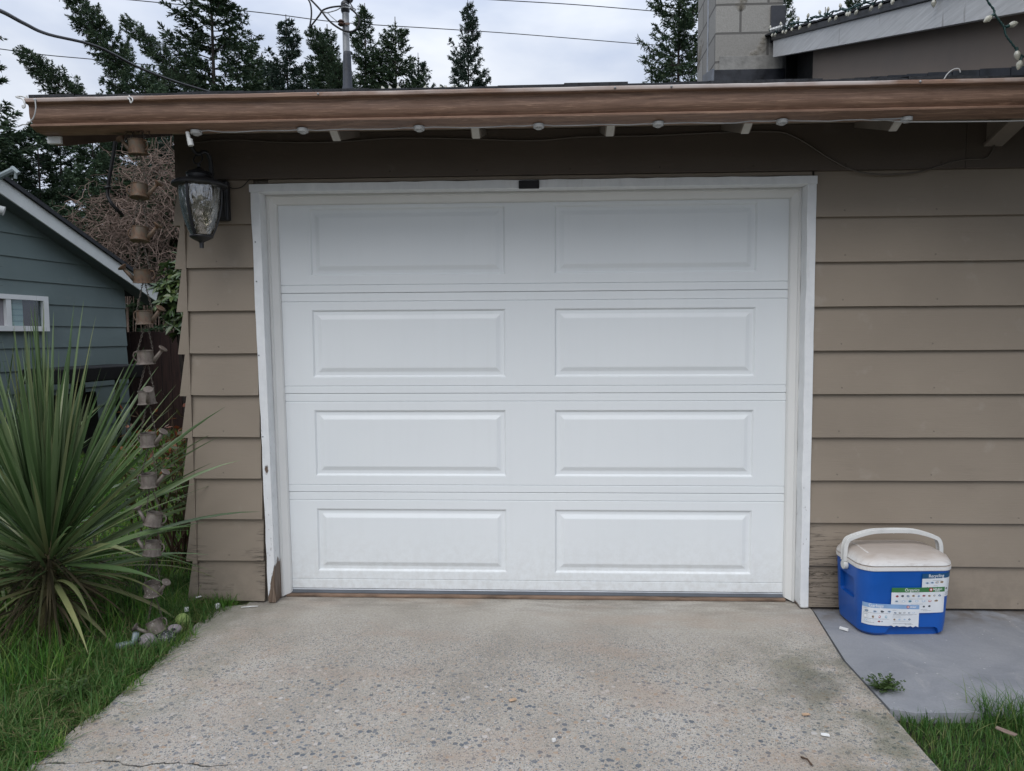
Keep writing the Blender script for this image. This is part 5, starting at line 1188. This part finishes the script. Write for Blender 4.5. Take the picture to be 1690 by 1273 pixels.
P = region(52000, -3.6, -1.45, -1.75, .3, lambda p: clump(p, 9, -.6)); v, f = blades(P, .05, .10, .0042, rng, .5); A.add(v, f)
P = region(9000, -1.75, -1.44, -1.75, -.1, lambda p: clump(p, 14, -.1)); v, f = blades(P, .08, .15, .0045, rng, .6); A.add(v, f)
P = region(7000, -3.2, -1.5, -1.7, -.4, lambda p: clump(p, 6, .45)); v, f = blades(P, .12, .20, .005, rng, .45); A.add(v, f)
V_, F_ = A.get(); tag(npmesh('grass', V_, F_, m_grass), kind='stuff'); A = Acc()
P = region(70000, -6.2, -1.62, .3, 6.2, lambda p: (p[:,0] > -6.2+.12*p[:,1])); v, f = blades(P, .035, .075, .008, rng, .5, 2); A.add(v, f)
P = region(5000, -6.2, -1.62, .3, 6.2, lambda p: clump(p, 4, .5)); v, f = blades(P, .08, .13, .008, rng, .5, 2); A.add(v, f)
P = region(2600, -2.7, -1.65, -.95, -.05, lambda p: (np.hypot(p[:,0]+2.1,p[:,1]+.5) < .55)&clump(p, 8, -.2)); v, f = blades(P, .13, .24, .005, rng, .5); A.add(v, f)
P = region(2500, -1.70, -1.40, -.22, .05, lambda p: p[:,0]+p[:,1]*.2 < -1.42); v, f = blades(P, .06, .12, .0045, rng, .7); A.add(v, f)
P = region(2600, -1.475, -1.41, -1.75, -.2, lambda p: clump(p, 16, .1)&(p[:,0] < -1.455+.05*np.sin(p[:,1]*9)*np.sin(p[:,1]*23+1))); P[:,2] = -.01; v, f = blades(P, .03, .075, .004, rng, .9); A.add(v, f)
V_, F_ = A.get(); tag(npmesh('lawn', V_, F_, m_lawn), kind='stuff')
A = Acc()
P = region(30000, 1.19, 3.0, -1.9, -.96, lambda p: (p[:,0] > 1.215+np.abs(rng.normal(0,.02,len(p)))) & (p[:,1] < -1.0-.02*np.sin(p[:,0]*23)+rng.normal(0,.012,len(p)))); v, f = blades(P, .025, .06, .0034, rng, .5); A.add(v, f)
P = region(1600, 1.23, 3.0, -1.8, -1.0, lambda p: clump(p, 11, .3)); v, f = blades(P, .07, .13, .0035, rng, .5); A.add(v, f)
P = np.stack([rng.normal(1.60,.05,260), rng.normal(-1.02,.03,260), np.full(260,-.04)],-1); v, f = blades(P, .10, .17, .0035, rng, .8); A.add(v, f)
V_, F_ = A.get(); tag(npmesh('grass', V_, F_, m_grass), kind='stuff')
# moss and dry bits at the near edge of the drive
A = Acc(); P = np.stack([rng.uniform(.80,1.22,3200), -1.41-np.abs(rng.normal(0,.05,3200))-.02*np.sin(rng.uniform(.8,1.22,3200)*30), np.full(3200,-.001)],-1); v, f = blades(P, .006, .016, .004, rng, 1.0, 2); A.add(v, f)
V_, F_ = A.get(); tag(npmesh('moss', V_, F_, m_weed), kind='stuff')
A = Acc(); n = 500; P = np.stack([rng.uniform(.95,1.24,n), -1.375-np.abs(rng.normal(0,.03,n)), np.full(n,.004)],-1); a = rng.normal(0,.35,n); D = np.stack([np.cos(a),np.sin(a),rng.normal(0.05,.05,n)],-1); v, f = cards(P, D, rng.uniform(.02,.06,n), .0022, rng); A.add(v, f)
V_, F_ = A.get(); tag(npmesh('dry_grass', V_, F_, m_drygrass), kind='stuff')
# dead thatch along the left edge
A = Acc(); n = 2600; P = np.stack([rng.uniform(-1.85,-1.43,n), rng.uniform(-1.6,-.05,n), rng.uniform(-.03,.02,n)],-1); a = rng.uniform(0,6.3,n); D = nrm(np.stack([np.cos(a),np.sin(a),rng.normal(0.15,.15,n)],-1)); v, f = cards(P, D, rng.uniform(.03,.09,n), .0028, rng); A.add(v, f)
V_, F_ = A.get(); tag(npmesh('dry_grass', V_, F_, m_drygrass), kind='stuff')

# small plants and litter
def weed(label, x, y, r, n, seed, h=.05):
    rng = np.random.default_rng(seed); A = Acc()
    for k in range(n):
        az = rng.uniform(0,6.28); L_ = r*rng.uniform(.4,1.1); m = 6; p0 = np.array([x+rng.normal(0,r*.12), y+rng.normal(0,r*.12), .0]); up0 = h*rng.uniform(.3,1.0)
        for i in range(m):
            f = (i+.6)/m; p = p0+np.array([math.cos(az)*L_*f, math.sin(az)*L_*f, up0*math.sin(min(f*1.7,2.2))])
            for sgn in (-1,1):
                d = nrm(np.array([[math.cos(az+sgn*.8), math.sin(az+sgn*.8), rng.normal(.15,.25)]])); v, f_ = cards(p[None], d, r*.28*(1.1-.6*f), r*.13, rng); A.add(v, f_)
        d = nrm(np.array([[math.cos(az),math.sin(az),up0/L_*.4]])); v, f_ = cards(p0[None], d, L_, r*.05, rng); A.add(v, f_)
    V, F = A.get(); o = npmesh('weed', V-np.array([x,y,0]), F, m_weed, None, (x,y,0)); tag(o, label, 'weed')
p = at(1455,1136,2,.0); weed('low green weed sprouting in the joint between driveway and grey pad', p.x, p.y, .062, 34, 4, .035)
p = at(118,1158,2,.0); weed('broad-leaved weed in the long grass at the lower left', p.x, p.y, .08, 16, 8, .09)
# ball
p = at(301,1026,2,.005); q = MB(); q.ball((p.x,p.y,.012), .030, 18, 12); tag(q.build('tennis_ball', m_ball, smooth=True), 'faded yellow-green ball half sunk in the grass by the drive edge', 'ball')
# speckled ornament under the last can
t = NT('speckled_glaze'); v = t.co(); n = t.n('ShaderNodeTexVoronoi'); t.l(v, n.inputs['Vector']); n.inputs['Scale'].default_value = 130; c = t.mix(t.rng(n.outputs['Distance'], .30, .36, 1, 0), (.025,.026,.03), (.34,.32,.34)); m_speck = t.fin(c, .4, None, 0, .5)
m_pale = M('pale_glaze', (.27, .235, .25), .4, .15, 18, .1); m_mark = M('dark_glaze', (.04, .035, .045), .4)
oc = at(262,1052,2,.02); org = thing('garden_ornament', 'pale and dark speckled pottery garden ornament under the lowest can', 'ornament', (oc.x, oc.y, -.01))
q = MB(); q.ball((oc.x+.022,oc.y+.005,.012), (.052,.035,.034), 18, 12); q.build('body', m_speck, org, smooth=True)
h_ = at(288,1037,2,.04); q = MB(); q.ball((h_.x,h_.y,.036), (.032,.024,.020), 16, 10); hd_ = q.build('head', m_pale, org, smooth=True)
q = MB(); q.ball((h_.x+.006,h_.y-.020,.044), (.010,.006,.006), 10, 6); q.build('dark_mark', m_mark, hd_, smooth=True)
h_ = at(244,1056,2,.025); q = MB(); q.ball((h_.x,h_.y,.018), (.038,.028,.034), 16, 10); ru = q.build('rear', m_pale, org, smooth=True)
q = MB(); q.ball((h_.x-.022,h_.y-.016,.030), (.012,.008,.010), 10, 6); q.build('dark_mark', m_mark, ru, smooth=True)
h_ = at(214,1066,2,.01); q = MB(); q.tube([(h_.x-.05,h_.y-.02,.012),(h_.x-.01,h_.y,.014),(h_.x+.015,h_.y+.01,.02),(h_.x+.022,h_.y+.012,.06)], .016, 10, .013)
tag(q.build('glass_piece', M('pale_bottle_glass', (.17,.21,.215), .15, .1, 20, .05), smooth=True), 'pale bluish glassy piece lying in the grass left of the ornament', 'glass piece')
# chips, leaves, twig
def chip(name, label, cat, u, v, L_, w, ang, mat, z=.004, th=.0025, group=None):
    p = at(u, v, 2, z); q = MB(); c_, s_ = math.cos(ang), math.sin(ang); o = [(-L_/2,-w*.4),(-L_*.1,-w/2),(L_/2,-w*.35),(L_*.45,w*.4),(0,w/2),(-L_*.48,w*.3)]
    vs = [(p.x+a*c_-b*s_, p.y+a*s_+b*c_, z+h+random.uniform(0,.002)) for h in (0, th) for a, b in o]; q.add(vs, [tuple(range(6))[::-1], tuple(range(6,12))]+[(i,(i+1)%6,6+(i+1)%6,6+i) for i in range(6)]); tag(q.build(name, mat), label, cat, group)
chip('plastic_clip', 'white plastic clip lying on the grey pad left of the cooler', 'clip', 1393, 1040, .036, .012, -.75, m_chip, .0, .009)
chip('paint_flake', 'long thin white paint flake on the drive by the rotted jamb', 'paint flake', 412, 1002, .075, .007, .2, m_chip)
chip('paint_flake', 'squarish white flake at the drive corner below the lowest siding board', 'paint flake', 359, 1004, .020, .018, .9, m_chip, .006, .02)
chip('paint_flake', 'white flake caught in the grass tuft at the garage corner', 'paint flake', 328, 986, .026, .014, .7, m_chip, .03)
chip('paint_flake', 'small white flake in the grass just above the ball', 'paint flake', 308, 1009, .018, .018, .3, m_chip, .02, .015)
chip('dry_leaf', 'peach-coloured leaf scrap on the middle of the driveway', 'leaf', 846, 1156, .026, .016, .4, m_dryleaf)
chip('dry_leaf', 'pale leaf scrap in the right-hand moss stain of the driveway', 'leaf', 1362, 1214, .026, .016, -.3, m_chip)
chip('dry_leaf', 'small tan leaf scrap near the right edge of the exposed pebbles', 'leaf', 1330, 1180, .026, .012, .1, m_dryleaf)
chip('stone_chip', 'bright white stone chip lying low on the middle of the driveway', 'stone chip', 914, 1224, .012, .010, .4, m_chip, .004, .008)
chip('dry_leaf', 'curled brown leaf in the grass patch at the lower right', 'leaf', 1660, 1208, .055, .022, 2.2, M('brown_leaf', (.22, .16, .13), .8, .2, 40, .2), .07)
p0, p1 = at(1322,1250,2,.006), at(1340,1263,2,.006); q = MB(); q.tube([p0,(p0+p1)/2+Vector((.004,.004,.004)),p1], .0028, 6); tag(q.build('twig', m_twig, smooth=True), 'short brown twig at the bottom edge of the driveway', 'twig')
